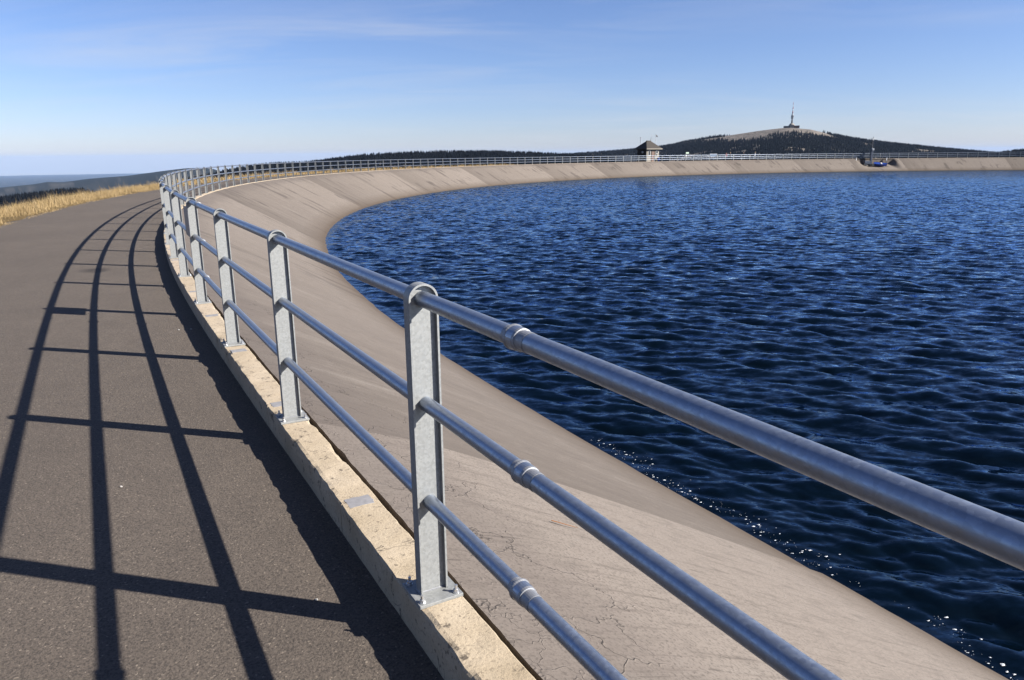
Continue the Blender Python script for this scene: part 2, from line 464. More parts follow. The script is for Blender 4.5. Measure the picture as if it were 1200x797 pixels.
# ------------------------------------------------------------------ plan of the basin: the line of the railing
SP = 2.0436                                    # post spacing
X0, Y0, HD0 = -0.28886, 2.30112, -0.51476
KN = np.array([0., 10, 35, 70, 110, 150, 190, 240]); KV = np.array([0.00041, .0090744, .0099450, .0097231, .0100967, .0094225, .0096839, .0100743])
DS = 0.1
def integrate(smax, sign):
    n = int(smax / DS)
    s = np.arange(n + 1) * DS * sign
    k = np.interp(s, KN, KV) if sign > 0 else np.where(s > -3, 0.0, 0.0097)
    h = HD0 + np.concatenate([[0], np.cumsum((k[1:] + k[:-1]) / 2 * DS)]) * sign
    hm = (h[1:] + h[:-1]) / 2
    x = X0 + np.concatenate([[0], np.cumsum(np.sin(hm) * DS)]) * sign
    y = Y0 + np.concatenate([[0], np.cumsum(np.cos(hm) * DS)]) * sign
    return s, x, y, h
sp_, xp_, yp_, hp_ = integrate(500, 1)
sn_, xn_, yn_, hn_ = integrate(40, -1)
S = np.concatenate([sn_[:0:-1], sp_]); PX = np.concatenate([xn_[:0:-1], xp_]); PY = np.concatenate([yn_[:0:-1], yp_]); PH = np.concatenate([hn_[:0:-1], hp_])
# close the loop smoothly behind the camera
gap = math.hypot(PX[0] - PX[-1], PY[0] - PY[-1])
tt = np.linspace(0, 1, int(gap * 1.05 / DS))[1:]
a0 = np.array([PX[-1], PY[-1]]); a1 = np.array([PX[0], PY[0]])
t0 = np.array([math.sin(PH[-1]), math.cos(PH[-1])]) * gap * 1.05; t1 = np.array([math.sin(PH[0]), math.cos(PH[0])]) * gap * 1.05
hx = np.outer(2 * tt**3 - 3 * tt**2 + 1, a0) + np.outer(tt**3 - 2 * tt**2 + tt, t0) + np.outer(-2 * tt**3 + 3 * tt**2, a1) + np.outer(tt**3 - tt**2, t1)
seg = np.concatenate([[math.hypot(*(hx[0] - a0))], np.hypot(*np.diff(hx, axis=0).T)])
ch = np.unwrap(np.concatenate([[PH[-1]], np.arctan2(np.gradient(hx[:, 0]), np.gradient(hx[:, 1]))]))[1:]
S = np.concatenate([S, S[-1] + np.cumsum(seg)]); PX = np.concatenate([PX, hx[:, 0]]); PY = np.concatenate([PY, hx[:, 1]]); PH = np.concatenate([PH, ch])
S_MIN, S_MAX = S[0], S[-1]
CX, CY = 86.25, 57.23
def at(s, o=0.0):
    """world x, y, heading for distance s along the railing and offset o towards the water"""
    x = np.interp(s, S, PX); y = np.interp(s, S, PY); h = np.interp(s, S, PH)
    return x + np.cos(h) * o, y - np.sin(h) * o, h
def samples(a, b, near=0.25, mid=0.8, far=2.0):
    out = [a]
    while out[-1] < b:
        s = out[-1]; out.append(s + (near if -6 < s < 28 else mid if -10 < s < 110 else far))
    out[-1] = b
    if len(out) > 3 and out[-1] - out[-2] < 0.4 * (out[-2] - out[-3]): out.pop(-2)
    return np.array(out)
def strip(ss, prof, jitter=None):
    """sheet swept along the plan line; prof = [(offset, z)]"""
    prof = np.array(prof, float); n, k = len(ss), len(prof)
    O = np.tile(prof[:, 0], (n, 1)); Z = np.tile(prof[:, 1], (n, 1))
    SS = np.tile(ss[:, None], (1, k))
    if jitter is not None: O, Z = jitter(SS, O, Z)
    x, y, _ = at(SS, O)
    V = np.stack([x, y, Z], -1).reshape(-1, 3)
    i = np.arange(n - 1)[:, None] * k + np.arange(k - 1)[None, :]
    F = np.stack([i, i + 1, i + k + 1, i + k], -1).reshape(-1, 4)      # normal up when offset grows towards the water
    return V, F[:, ::-1], SS, O

ROAD_Z = -0.14
WATER_Z = -2.47

# ------------------------------------------------------------------ road and verge
ss = samples(S_MIN, S_MAX)
V, F, SS, OO = strip(ss, [(-4.35, ROAD_Z - 0.03), (-3.0, ROAD_Z - 0.01), (-1.5, ROAD_Z), (-0.02, ROAD_Z)])
road = link('road', np_mesh('road', V, F, np.stack([SS.ravel(), OO.ravel()], -1)), M['asphalt'])
tag(road, kind='structure')
def vj(SS, O, Z):
    nz = fbm(SS * 0.8, O * 0.8 + 50, 4, 3) - 0.5
    w = np.clip((-4.3 - O) / 1.0, 0, 1)
    edge = np.abs(O + 4.12) < 0.01
    O = np.where(edge, O + (fbm(SS * 1.7, SS * 0, 4, 9) - 0.5) * 0.35, O)
    return O, Z + nz * 0.25 * w
V, F, SS, OO = strip(ss, [(-75, -34), (-30, -13.2), (-14, -4.9), (-9, -1.9), (-7.2, -0.75), (-6.2, -0.33), (-5.2, -0.17), (-4.5, -0.145), (-4.12, ROAD_Z - 0.022)], vj)
verge = link('grass_verge', np_mesh('grass_verge', V, F, smooth=True), M['verge'])
tag(verge, kind='structure')

# ------------------------------------------------------------------ kerb: single stones near by, one run beyond
KW, KL, KS = 0.083, 1.52, 0.82
KERB_N = 46
kerb_end = KS + KL * KERB_N
V1 = []
sk = samples(kerb_end, S_MAX + S_MIN * 0 , 1, 1.5, 2.5)
prof = [(-KW, ROAD_Z - 0.08), (-KW, -0.012), (-KW + 0.012, 0), (KW - 0.012, 0), (KW, -0.012), (KW, -0.25)]
V, F, SS, OO = strip(sk, prof)
kerb = link('kerb', np_mesh('kerb', V, F), M['kerb']); tag(kerb, kind='structure')
def kerb_stone(s0, s1, fine):
    n = max(2, int((s1 - s0) / (0.02 if fine == 2 else 0.06 if fine == 1 else 0.4)))
    ss = np.linspace(s0, s1, n + 1)
    k = 7 if fine else 3
    c = 0.006
    pr = [(-KW, ROAD_Z - 0.08), (-KW, -0.09), (-KW, -0.05), (-KW, -c)] + [(-KW + c + (2 * KW - 2 * c) * i / k, 0.0) for i in range(k + 1)] + [(KW, -c), (KW, -0.06), (KW, -0.25)]
    def jit(SS, O, Z):
        if not fine: return O, Z
        nz = fbm(SS * 9, O * 9 + 31, 4, 5) - 0.5
        top = Z > -0.03
        edge = top & (np.abs(np.abs(O) - KW) < 0.009)
        chip = np.clip(fbm(SS * 6, np.sign(O) * 7 + SS * 0, 4, 21) - 0.56, 0, 1) * 0.035
        O2 = O + np.where(edge, -np.sign(O) * chip, 0) + np.where(np.abs(Z) < 0.12, (fbm(SS * 14, Z * 14, 3, 8) - 0.5) * 0.006, 0)
        Z2 = Z + np.where(top, nz * 0.008, 0) - np.where(edge, chip * 0.7, 0)
        return O2, Z2
    V, F, SS, OO = strip(ss, pr, jit)
    kk = len(pr)
    ends = []
    F = list(map(tuple, F)); F.append(tuple(range(kk))); F.append(tuple(range(len(V) - kk, len(V)))[::-1])
    me = bpy.data.meshes.new('kerb_stone'); me.from_pydata(V.tolist(), [], F)
    return link('kerb_stone', me, M['kerb'], kerb)
for i in range(-6, KERB_N):
    s0 = KS + KL * i
    fine = 2 if -1 <= i < 6 else 1 if i < 14 else 0
    st = kerb_stone(s0 + 0.004, s0 + KL - 0.004, fine)
    if -1 <= i < 16:                            # mortar pad bedded over each joint
        nn = 24; cs, V, F = s0 + random.uniform(-0.02, 0.02), [], []
        for rr_, zz_ in ((1.0, -0.004), (0.93, 0.0018), (0.5, 0.0026)):
            for q in range(nn):
                a = 2 * math.pi * q / nn
                sq = 1 / max(abs(math.cos(a)), abs(math.sin(a))) * 0.93
                jt = 1 + 0.16 * (mnoise.noise(Vector((i * 3.1, math.cos(a) * 2.2, math.sin(a) * 2.2))) + 0.5 * mnoise.noise(Vector((i * 5.7, math.cos(a) * 7, math.sin(a) * 7))))
                x, y, _ = at(cs + 0.052 * sq * jt * rr_ * math.sin(a), 0.064 * sq * min(jt, 1.12) * rr_ * math.cos(a)); V.append((x, y, zz_))
        for e in range(2):
            for q in range(nn): F.append((e * nn + q, e * nn + (q + 1) % nn, (e + 1) * nn + (q + 1) % nn, (e + 1) * nn + q))
        F.append(tuple(range(2 * nn, 3 * nn)))
        me = bpy.data.meshes.new('mortar_pad'); me.from_pydata(V, [], F)
        link('mortar_pad', me, M['mortar'], st)
# open joint between kerb and bank
V, F, SS, OO = strip(samples(S_MIN, S_MAX), [(KW - 0.03, -0.075), (0.20, -0.11)])
jn = link('kerb_joint', np_mesh('kerb_joint', V, F), M['joint_black']); tag(jn, kind='structure')

# ------------------------------------------------------------------ lined bank of the basin
def slope_z(o):
    """bank profile: rounded shoulder then an even fall"""
    o = np.asarray(o, float)
    g = 0.512
    d = o - 0.10
    w = 0.55
    return -0.012 - g * (d - w * (1 - np.exp(-d / w)) * 0.45)
OW = 4.80
_k = WATER_Z / float(slope_z(OW))
bank = empty('reservoir_bank'); tag(bank, kind='structure')
NOTCH = (203.2, 214.2)
PB = [-38.0, -20, 1.93, 33.6, 58.6, 82, 102, 122.6, 137.5, 156.5, 173, 190, 203.0, 214.4, 236]
while PB[-1] + 26 < S_MAX: PB.append(PB[-1] + 21.5 + rng.uniform(-2, 2))
PB.append(S_MAX); PB[0] = S_MIN
ROWS = np.concatenate([[0.112, 0.135, 0.17, 0.22, 0.3, 0.42, 0.6, 0.85, 1.2], np.linspace(1.7, 6.2, 10), [8, 11]])
def slope_panel(a, b, tone0, tone1):
    ss = samples(a, b - 0.0, 0.1 if a < 2 else 0.25, 0.6, 1.2)
    if b < 2: ss = samples(a, b, 0.05, 0.6, 1.2)
    notch = abs(a - 203.0) < 0.1
    if notch: ss = np.linspace(a, b, 60)
    n, k = len(ss), len(ROWS)
    SS = np.tile(ss[:, None], (1, k)); O = np.tile(ROWS[None, :], (n, 1)).copy()
    rag = (fbm(SS * 7, SS * 0 + 3, 4, 11) - 0.5)
    O += np.where(O < 0.14, rag * 0.022, np.where(O < 0.2, rag * 0.008, 0))
    Z = slope_z(O) * _k
    Z += (fbm(SS * 0.6, O * 0.6, 3, 2) - 0.5) * 0.03 * np.clip(O - 0.2, 0, 1)
    u = (SS - a) / (b - a)
    lip = 0.022 * np.clip((O - 0.35) / 0.5, 0, 1)
    Z += lip * u
    if notch:                                   # slipway cut into the bank
        c = (SS - a) / (b - a)
        e = np.clip((c - 0.12) / 0.20, 0, 1) * np.clip((0.93 - c) / 0.12, 0, 1)
        e = e * e * (3 - 2 * e)
        floor = -1.05 - 0.275 * O
        Z = np.where(O < 5.0, np.minimum(Z, Z + (floor - Z) * e * np.clip((O - 0.13) / 0.06, 0, 1)), Z)
    x, y, _ = at(SS, O)
    V = np.stack([x, y, Z], -1).reshape(-1, 3)
    i = np.arange(n - 1)[:, None] * k + np.arange(k - 1)[None, :]
    F = np.stack([i, i + k, i + k + 1, i + 1], -1).reshape(-1, 4)
    # lip face at the far end, buried edge at the kerb side
    VV = V.reshape(n, k, 3)
    Vt, Vl = VV[-1].copy(), VV[-1].copy(); Vl[:, 2] -= 0.10
    Vu, Vk = VV[:, 0].copy(), VV[:, 0].copy(); Vk[:, 2] -= 0.20
    b1 = len(V); b2 = b1 + k; b3 = b2 + k; b4 = b3 + n
    f1, f2 = np.arange(k - 1), np.arange(n - 1)
    FL = np.stack([b1 + f1, b2 + f1, b2 + f1 + 1, b1 + f1 + 1], -1)
    FK = np.stack([b3 + f2, b4 + f2, b4 + f2 + 1, b3 + f2 + 1], -1)[:, ::-1]
    down = np.concatenate([[0], np.cumsum(np.hypot(np.diff(ROWS), np.diff(slope_z(ROWS) * _k)))])
    ue, uk = np.stack([np.full(k, b), down], -1), np.stack([ss, 0 * ss], -1)
    uv = np.concatenate([np.stack([SS, np.tile(down[None, :], (n, 1))], -1).reshape(-1, 2), ue, ue, uk, uk])
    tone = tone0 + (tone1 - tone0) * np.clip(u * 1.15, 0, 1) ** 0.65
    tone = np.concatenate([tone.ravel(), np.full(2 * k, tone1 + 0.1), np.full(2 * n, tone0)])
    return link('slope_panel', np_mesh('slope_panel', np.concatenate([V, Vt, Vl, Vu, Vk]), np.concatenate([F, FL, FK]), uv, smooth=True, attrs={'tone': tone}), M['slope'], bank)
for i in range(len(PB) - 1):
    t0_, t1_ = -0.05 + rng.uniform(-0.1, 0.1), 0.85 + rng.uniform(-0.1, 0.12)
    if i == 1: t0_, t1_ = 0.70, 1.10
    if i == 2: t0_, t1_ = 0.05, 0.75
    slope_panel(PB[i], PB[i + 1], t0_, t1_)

# ------------------------------------------------------------------ water, with real chop
ang_r = np.arctan2(PY - CY, PX - CX); rad_r = np.hypot(PX - CX, PY - CY); oi_ = np.argsort(ang_r)
def inset(x, y):                               # distance inside the railing line
    return np.interp(np.arctan2(y - CY, x - CX), ang_r[oi_], rad_r[oi_], period=2 * math.pi) - np.hypot(x - CX, y - CY)
def wave_field(x, y, spacing):
    g = np.random.default_rng(12)
    z = np.zeros_like(x); dx = np.zeros_like(x); dy = np.zeros_like(x); kept = np.zeros_like(x); tot = 0
    lam = np.exp(np.linspace(math.log(0.11), math.log(1.15), 76))
    gust = 0.75 + 0.5 * fbm(x * 0.07, y * 0.07, 3, 40)
    for l_ in lam:
        th = R(-113) + g.normal(0, 0.40)       # travel direction
        k = 2 * math.pi / l_
        st = 0.050 * (l_ / 0.6) ** (0.02 if l_ < 0.6 else -0.15)
        a = st / k
        ph = k * (x * math.cos(th) + y * math.sin(th)) + g.uniform(0, 6.28)
        w = np.clip((l_ / spacing - 2.2) / 1.4, 0, 1)
        aa = a * w * gust
        z += aa * np.sin(ph)
        dx += -0.8 * aa * np.cos(ph) * math.cos(th); dy += -0.8 * aa * np.cos(ph) * math.sin(th)
        kept += st * st * w; tot += st * st
    return dx, dy, z, kept / tot
def water_patch(az, rr):
    A, Rr = np.meshgrid(az, rr, indexing='ij')
    x, y = Rr * np.sin(A), Rr * np.cos(A)
    ins = inset(x, y)
    spc = np.maximum(Rr * (az[1] - az[0]), np.gradient(rr)[None, :] + 0 * A)
    dx, dy, z, kept = wave_field(x, y, spc)
    calm = np.clip((ins - 4.66) / 0.8, 0.0, 1)
    calm = 0.12 + 0.88 * calm * calm * (3 - 2 * calm)
    V = np.stack([x + dx * calm, y + dy * calm, WATER_Z + z * calm], -1).reshape(-1, 3)
    n, k = A.shape
    i = np.arange(n - 1)[:, None] * k + np.arange(k - 1)[None, :]
    F = np.stack([i, i + 1, i + k + 1, i + k], -1).reshape(-1, 4)
    ok = (ins.ravel()[F] > 3.6).all(1)
    lost = np.sqrt(np.clip(1 - kept, 0, 1)) * calm
    return V, F[ok], lost.ravel()
r1 = [3.5]
while r1[-1] < 240: r1.append(r1[-1] + max(0.026, r1[-1] * 0.0045 if r1[-1] < 50 else 0.215))
r1 = np.array(r1)
Va, Fa, La = water_patch(np.radians(np.arange(-28, 52.01, 0.17)), r1)
Vb, Fb, Lb = water_patch(np.radians(np.linspace(51.99, 332.01, 115)), r1[::4])
V = np.concatenate([Va, Vb]); F = np.concatenate([Fa, Fb + len(Va)])
used = np.unique(F); remap = np.zeros(len(V), int); remap[used] = np.arange(len(used))
water = link('water', np_mesh('water', V[used], remap[F][:, ::-1], smooth=True, attrs={'lost': np.concatenate([La, Lb])[used]}), M['water'])
tag(water, 'wind-ruffled deep blue reservoir water', kind='structure')

# foam flecks drifting along the shore
fv, ff = [], []
for i in range(620):
    s = rng.uniform(-4.5, 6) if i < 800 else rng.uniform(6, 22)
    clump = fbm(np.array([s * 1.6]), np.array([3.3]), 3, 77)[0]
    if clump < 0.42 and rng.random() < 0.8: continue
    o = OW + 0.06 + abs(rng.normal(0.05, 0.16)) + 0.25 * (fbm(np.array([s * 0.9]), np.array([8.0]), 2, 5)[0] - 0.4)
    x, y, h = at(s, o)
    rr_ = 0.0016 + 0.009 * rng.random() ** 4
    n = 6; b = len(fv)
    for q in range(n):
        a = 2 * math.pi * q / n
        k_ = rr_ * rng.uniform(0.25, 1.6)
        fv.append((x + k_ * 1.8 * math.cos(a), y + k_ * math.sin(a), WATER_Z + 0.012))
    fv.append((x, y, WATER_Z + 0.012 + rr_ * 0.6))
    for q in range(n): ff.append((b + q, b + (q + 1) % n, b + n))
foam = link('foam', np_mesh('foam', fv, ff), M['foam']); tag(foam, 'white flecks of foam floating along the near shoreline', 'foam', kind='stuff')

# ------------------------------------------------------------------ railing
railing = empty('railing', (float(X0), float(Y0), 0))
tag(railing, 'galvanized tube railing with three rails curving round the whole reservoir', 'railing')
RAIL_Z = (1.05, 0.70, 0.35); RAIL_R = (0.0255, 0.0242, 0.0242)
PW, PD, PT = 0.10, 0.047, 0.0065                # channel width, depth, thickness

def post_mesh(seg, holes=True):
    """inverted-U channel: x = towards the water, y = along the railing, open towards -y"""
    path = [(-PW / 2, 0.011), (-PW / 2, 0.35), (-PW / 2, 0.70), (-PW / 2, 1.05)]
    for i in range(1, seg):
        a = math.pi - math.pi * i / seg
        path.append((PW / 2 * math.cos(a), 1.05 + PW / 2 * math.sin(a)))
    path += [(PW / 2, 1.05), (PW / 2, 0.70), (PW / 2, 0.35), (PW / 2, 0.011)]
    V, F = [], []
    def off(p):
        x, z = p
        if z <= 1.05: return (x - math.copysign(PT, x), z)
        r_ = math.hypot(x, z - 1.05); k_ = (r_ - PT) / r_
        return (x * k_, 1.05 + (z - 1.05) * k_)
    for p in path:
        q = off(p)
        V += [(p[0], -PD / 2, p[1]), (p[0], PD / 2, p[1]), (q[0], PD / 2, q[1]), (q[0], -PD / 2, q[1])]
    n = len(path)
    for i in range(n - 1):
        a, b = i * 4, i * 4 + 4
        for j in range(4):
            F.append((a + j, a + (j + 1) % 4, b + (j + 1) % 4, b + j))
    F += [(0, 3, 2, 1), ((n - 1) * 4, (n - 1) * 4 + 1, (n - 1) * 4 + 2, (n - 1) * 4 + 3)]
    # web plate set just inside the back
    b0 = len(V)
    y0 = -PD / 2 + 0.0155; y1 = y0 + PT
    ins = [off(p) for p in path]
    for q in ins: V += [(q[0] * 1.02, y0, q[1]), (q[0] * 1.02, y1, q[1])]
    F.append(tuple(b0 + 2 * i for i in range(n))); F.append(tuple(b0 + 2 * i + 1 for i in range(n))[::-1])
    for i in range(n - 1): F.append((b0 + 2 * i, b0 + 2 * i + 1, b0 + 2 * i + 3, b0 + 2 * i + 2))
    me = bpy.data.meshes.new('post'); me.from_pydata(V, [], F)
    bm = bmesh.new(); bm.from_mesh(me); bmesh.ops.recalc_face_normals(bm, faces=bm.faces); bm.to_mesh(me); bm.free()
    me.materials.append(M['galv_post'])
    return me
post_fine, post_mid = post_mesh(18), post_mesh(6)
plate_me = box_mesh('base_plate', (0, 0, 0.0065), (0.162, 0.165, 0.012), 0.0012); plate_me.materials.append(M['galv_post'])
def bolt_mesh():
    bm = bmesh.new()
    add_cyl(bm, (0, 0, 0.012), (0, 0, 0.0155), 0.0125, n=14)
    add_cyl(bm, (0, 0, 0.0155), (0, 0, 0.0245), 0.0098, n=6)
    add_cyl(bm, (0, 0, 0.0245), (0, 0, 0.040), 0.0055, n=8)
    return bm_mesh('bolt', bm)
bolt_me = bolt_mesh(); bolt_me.materials.append(M['bolt_steel'])
weld_bm = bmesh.new()
for sx in (-1, 1): add_cyl(weld_bm, (sx * PW / 2, -PD / 2, 0.0125), (sx * PW / 2, PD / 2, 0.0125), 0.004, n=6)
add_cyl(weld_bm, (-PW / 2, -PD / 2 + 0.0155, 0.0125), (PW / 2, -PD / 2 + 0.0155, 0.0125), 0.004, n=6)
weld_me = bm_mesh('weld', weld_bm); weld_me.materials.append(M['zinc_sleeve'])
K_FIRST, K_LAST = -4, 122
for k in range(K_FIRST, K_LAST + 1):
    x, y, h = at(k * SP)
    p = link('post', post_fine if k < 10 else post_mid, None, railing, (x - X0, y - Y0, 0))
    p.rotation_euler = (0, 0, -h)
    if k < 24:
        b = link('base_plate', plate_me, None, p); b.rotation_euler = (0, 0, R(random.uniform(-1.5, 1.5)))
    if k < 9:
        link('weld', weld_me, None, p)
        for sx in (-1, 1):
            for sy in (-1, 1):
                bo = link('bolt', bolt_me, None, p, (sx * 0.062, sy * 0.064, 0)); bo.rotation_euler = (R(random.uniform(-4, 4)), R(random.uniform(-4, 4)), random.uniform(0, 3))

def tube(name, ss, z, rad, n, mat, parent, phase=0):
    x, y, h = at(ss)
    V = []
    for i in range(len(ss)):
        for j in range(n):
            a = 2 * math.pi * j / n
            c, s_ = math.cos(a) * rad, math.sin(a) * rad
            V.append((x[i] + math.cos(h[i]) * c - X0, y[i] - math.sin(h[i]) * c - Y0, z + s_))
    V = np.array(V); m_ = len(ss)
    i = np.arange(m_ - 1)[:, None] * n; j = np.arange(n)[None, :]
    F = np.stack([i + j, i + (j + 1) % n, i + n + (j + 1) % n, i + n + j], -1).reshape(-1, 4)
    return link(name, np_mesh(name, V, F, smooth=True), mat, parent)
def sleeve(s, z, rad, near, parent):
    """coupling between two tubes: bright band, dark collar, bright rim, bright band"""
    if near:
        prof = [(-0.058, 0.0006), (-0.057, 0.0012), (-0.022, 0.0014), (-0.021, 0.0042), (-0.012, 0.0052), (0.016, 0.0052), (0.021, 0.0075), (0.026, 0.0075), (0.0262, 0.0014), (0.046, 0.0012), (0.047, 0.0004)]
        n = 28
    else:
        prof = [(-0.05, 0.0008), (-0.02, 0.004), (0.025, 0.005), (0.03, 0.001)]; n = 8
    x, y, h = at(np.array([s + p[0] for p in prof]))
    V = []
    for i, p in enumerate(prof):
        for j in range(n):
            a = 2 * math.pi * j / n; rr_ = rad + p[1]
            V.append((x[i] + math.cos(h[i]) * math.cos(a) * rr_ - X0, y[i] - math.sin(h[i]) * math.cos(a) * rr_ - Y0, z + math.sin(a) * rr_))
    m_ = len(prof)
    i = np.arange(m_ - 1)[:, None] * n; j = np.arange(n)[None, :]
    F = np.stack([i + j, i + (j + 1) % n, i + n + (j + 1) % n, i + n + j], -1).reshape(-1, 4)
    me = np_mesh('coupling', V, F)
    me.materials.append(M['zinc_sleeve']); me.materials.append(M['galv_rail'])
    if near:
        mi = np.zeros((m_ - 1, n), np.int32); mi[4, :] = 1
        me.polygons.foreach_set('material_index', mi.ravel())
    return link('coupling', me, None, parent)
PIPE = SP * 3
for j, z in enumerate(RAIL_Z):
    s0 = (-0.62, -0.655, -0.64)[j] - PIPE
    while s0 < K_LAST * SP - 1:
        s1 = min(s0 + PIPE, K_LAST * SP)
        near = s0 < 14
        n = 28 if near else 12 if s0 < 60 else 8
        rl = tube('rail', np.linspace(s0, s1, 13 if near else 7), z, RAIL_R[j], n, M['galv_rail'], railing)
        if s1 < K_LAST * SP - 0.5 and s0 < 80:
            sleeve(s1, z, RAIL_R[j], near, railing)
        s0 = s1
# plate sign bolted behind a post (seen from its back)
x, y, h = at(3 * SP - 0.04, -0.064)
sg = empty('sign_plate', (x, y, 0.71), -h); tag(sg, 'small grey plate fixed to a railing post between the top and middle rails', 'sign')
link('panel', box_mesh('panel', (0, 0, 0.15), (0.004, 0.42, 0.30), 0.0008), M['sign_back'], sg)
bm = bmesh.new()
for yy in (-0.02, 0.02): add_box(bm, (0.008, yy + 0.04, 0.15), (0.012, 0.012, 0.26))
link('clamp', bm_mesh('clamp', bm), M['galv_post'], sg)
# loop of old cord on a low rail
x, y, h = at(4 * SP + 0.17, 0.0)
bm = bmesh.new()
prev = None
for i in range(25):
    a = 2 * math.pi * i / 24
    p = Vector((math.cos(a) * 0.031 + 0.004 * math.sin(3 * a), 0.012 * math.sin(2 * a), math.sin(a) * (0.031 if math.sin(a) > 0 else 0.10)))
    if prev is not None: add_cyl(bm, prev, p, 0.005, n=6)
    prev = p
cord = link('cord_loop', bm_mesh('cord_loop', bm, True), M['rope'], None, (x, y, 0.35)); cord.rotation_euler = (0, 0, -h)
tag(cord, 'brown cord loop hanging on the lowest rail beside a post', 'cord')

# ------------------------------------------------------------------ small things on road and bank
def pebble_mesh(seed):
    bm = bmesh.new(); bmesh.ops.create_icosphere(bm, subdivisions=2, radius=1.0)
    for v in bm.verts:
        v.co *= 1 + 0.35 * mnoise.noise(v.co * 1.3 + Vector((seed * 7, 0, 0))); v.co.z *= 0.6
    return bm_mesh('pebble', bm)
for i, (s, o, r_, lab) in enumerate([(0.37, -0.32, 0.0065, 'white pebble on asphalt beside the shadow of the nearest post'), (5.50, -0.19, 0.012, 'pale pebble nearest the kerb between the second and third shadow bars'),
                                     (5.53, -0.30, 0.011, 'pale pebble lying a hand from another by the kerb'), (1.86, -0.92, 0.008, 'lone pale pebble between the two inner rail shadows')]):
    x, y, h = at(s, o)
    p = link('pebble', pebble_mesh(i), M['pebble'], None, (x, y, ROAD_Z + r_ * 0.3)); p.scale = (r_, r_ * 0.8, r_)
    tag(p, lab, 'pebble', 'pebbles on the road')
def bank_z(s, o): return float(slope_z(o) * _k)
bl = []
for i in range(9):
    t_ = i / 8
    bl.append((0.83 - 0.02 * math.sin(3 * t_), 1.03 + 0.165 * t_, 0.0045 * math.sin(math.pi * min(1, t_ * 1.1)) + 0.012, 0.0045 * (1 - t_ * 0.9)))
V, F = [], []
for s, o, dz, w in bl:
    for e in (-1, 1):
        x, y, h = at(s + e * w, o + e * w * 0.3); V.append((x, y, bank_z(s, o) + dz + 0.02))
for i in range(8): F.append((2 * i, 2 * i + 1, 2 * i + 3, 2 * i + 2))
lf = link('dry_blade', np_mesh('dry_blade', V, F), M['rust_leaf']); sm = lf.modifiers.new('t', 'SOLIDIFY'); sm.thickness = 0.002
tag(lf, 'rust-coloured dry grass blade lying on the concrete bank', 'leaf')

# ------------------------------------------------------------------ dry grass along the outer road edge
def grass_blades(n, s0, s1, hmin, hmax, wid, o0, o1, power=1.0):
    s = s0 + (s1 - s0) * rng.random(n) ** power
    o = o0 + (o1 - o0) * rng.random(n) ** 1.1
    tuft = fbm(s * 1.1, o * 1.6, 3, 60)
    keep = (tuft > 0.34) | (rng.random(n) < 0.35)
    s, o, tuft = s[keep], o[keep], tuft[keep]; n = len(s)
    x, y, _ = at(s, o)
    gz = np.interp(o, [-14, -9, -7.2, -6.2, -5.2, -4.5, -4.12], [-4.9, -1.9, -0.75, -0.33, -0.17, -0.145, -0.162]) - 0.03
    edge = np.clip((-4.0 - o) / 0.5, 0.25, 1)
    hh = (hmin + (hmax - hmin) * rng.random(n) ** 2.2) * (0.25 + 1.5 * tuft ** 1.5) * edge
    a = rng.random(n) * 6.283; lean = np.abs(rng.normal(0.25, 0.45, n)); la = rng.normal(2.6, 1.1, n)
    wx, wy = np.cos(a) * wid * (0.6 + 0.8 * rng.random(n)), np.sin(a) * wid
    b0 = np.stack([x - wx, y - wy, gz], -1); b1 = np.stack([x + wx, y + wy, gz], -1)
    mx, my = x + np.cos(la) * lean * hh * 0.35, y + np.sin(la) * lean * hh * 0.35
    m0 = np.stack([mx - wx * 0.8, my - wy * 0.8, gz + hh * 0.55], -1); m1 = np.stack([mx + wx * 0.8, my + wy * 0.8, gz + hh * 0.55], -1)
    tip = np.stack([x + np.cos(la) * lean * hh, y + np.sin(la) * lean * hh, gz + hh], -1)
    V = np.stack([b0, b1, m0, m1, tip], 1).reshape(-1, 3)
    i = np.arange(n) * 5
    F = np.concatenate([np.stack([i, i + 1, i + 3], -1), np.stack([i, i + 3, i + 2], -1), np.stack([i + 2, i + 3, i + 4], -1)])
    rnd = np.repeat(np.clip(rng.normal(0.52, 0.20, n) + (tuft - 0.5) * 0.3, 0, 1), 5)
    return V, F, rnd
gs = [grass_blades(80000, 12, 46, 0.06, 0.40, 0.0036, -3.92, -6.4, 1.15), grass_blades(36000, 44, 125, 0.10, 0.50, 0.011, -4.0, -6.3, 1.3), grass_blades(3500, 16, 80, 0.32, 0.58, 0.0035, -4.3, -6.0, 1.2)]
V = np.concatenate([g[0] for g in gs]); off_ = np.cumsum([0] + [len(g[0]) for g in gs])
F = np.concatenate([g[1] + off_[i] for i, g in enumerate(gs)]); rn = np.concatenate([g[2] for g in gs])
grass = link('dry_grass', np_mesh('dry_grass', V, F, attrs={'rnd': rn}), M['grass']); tag(grass, 'golden dry grass along the outer edge of the road', 'grass', kind='stuff')

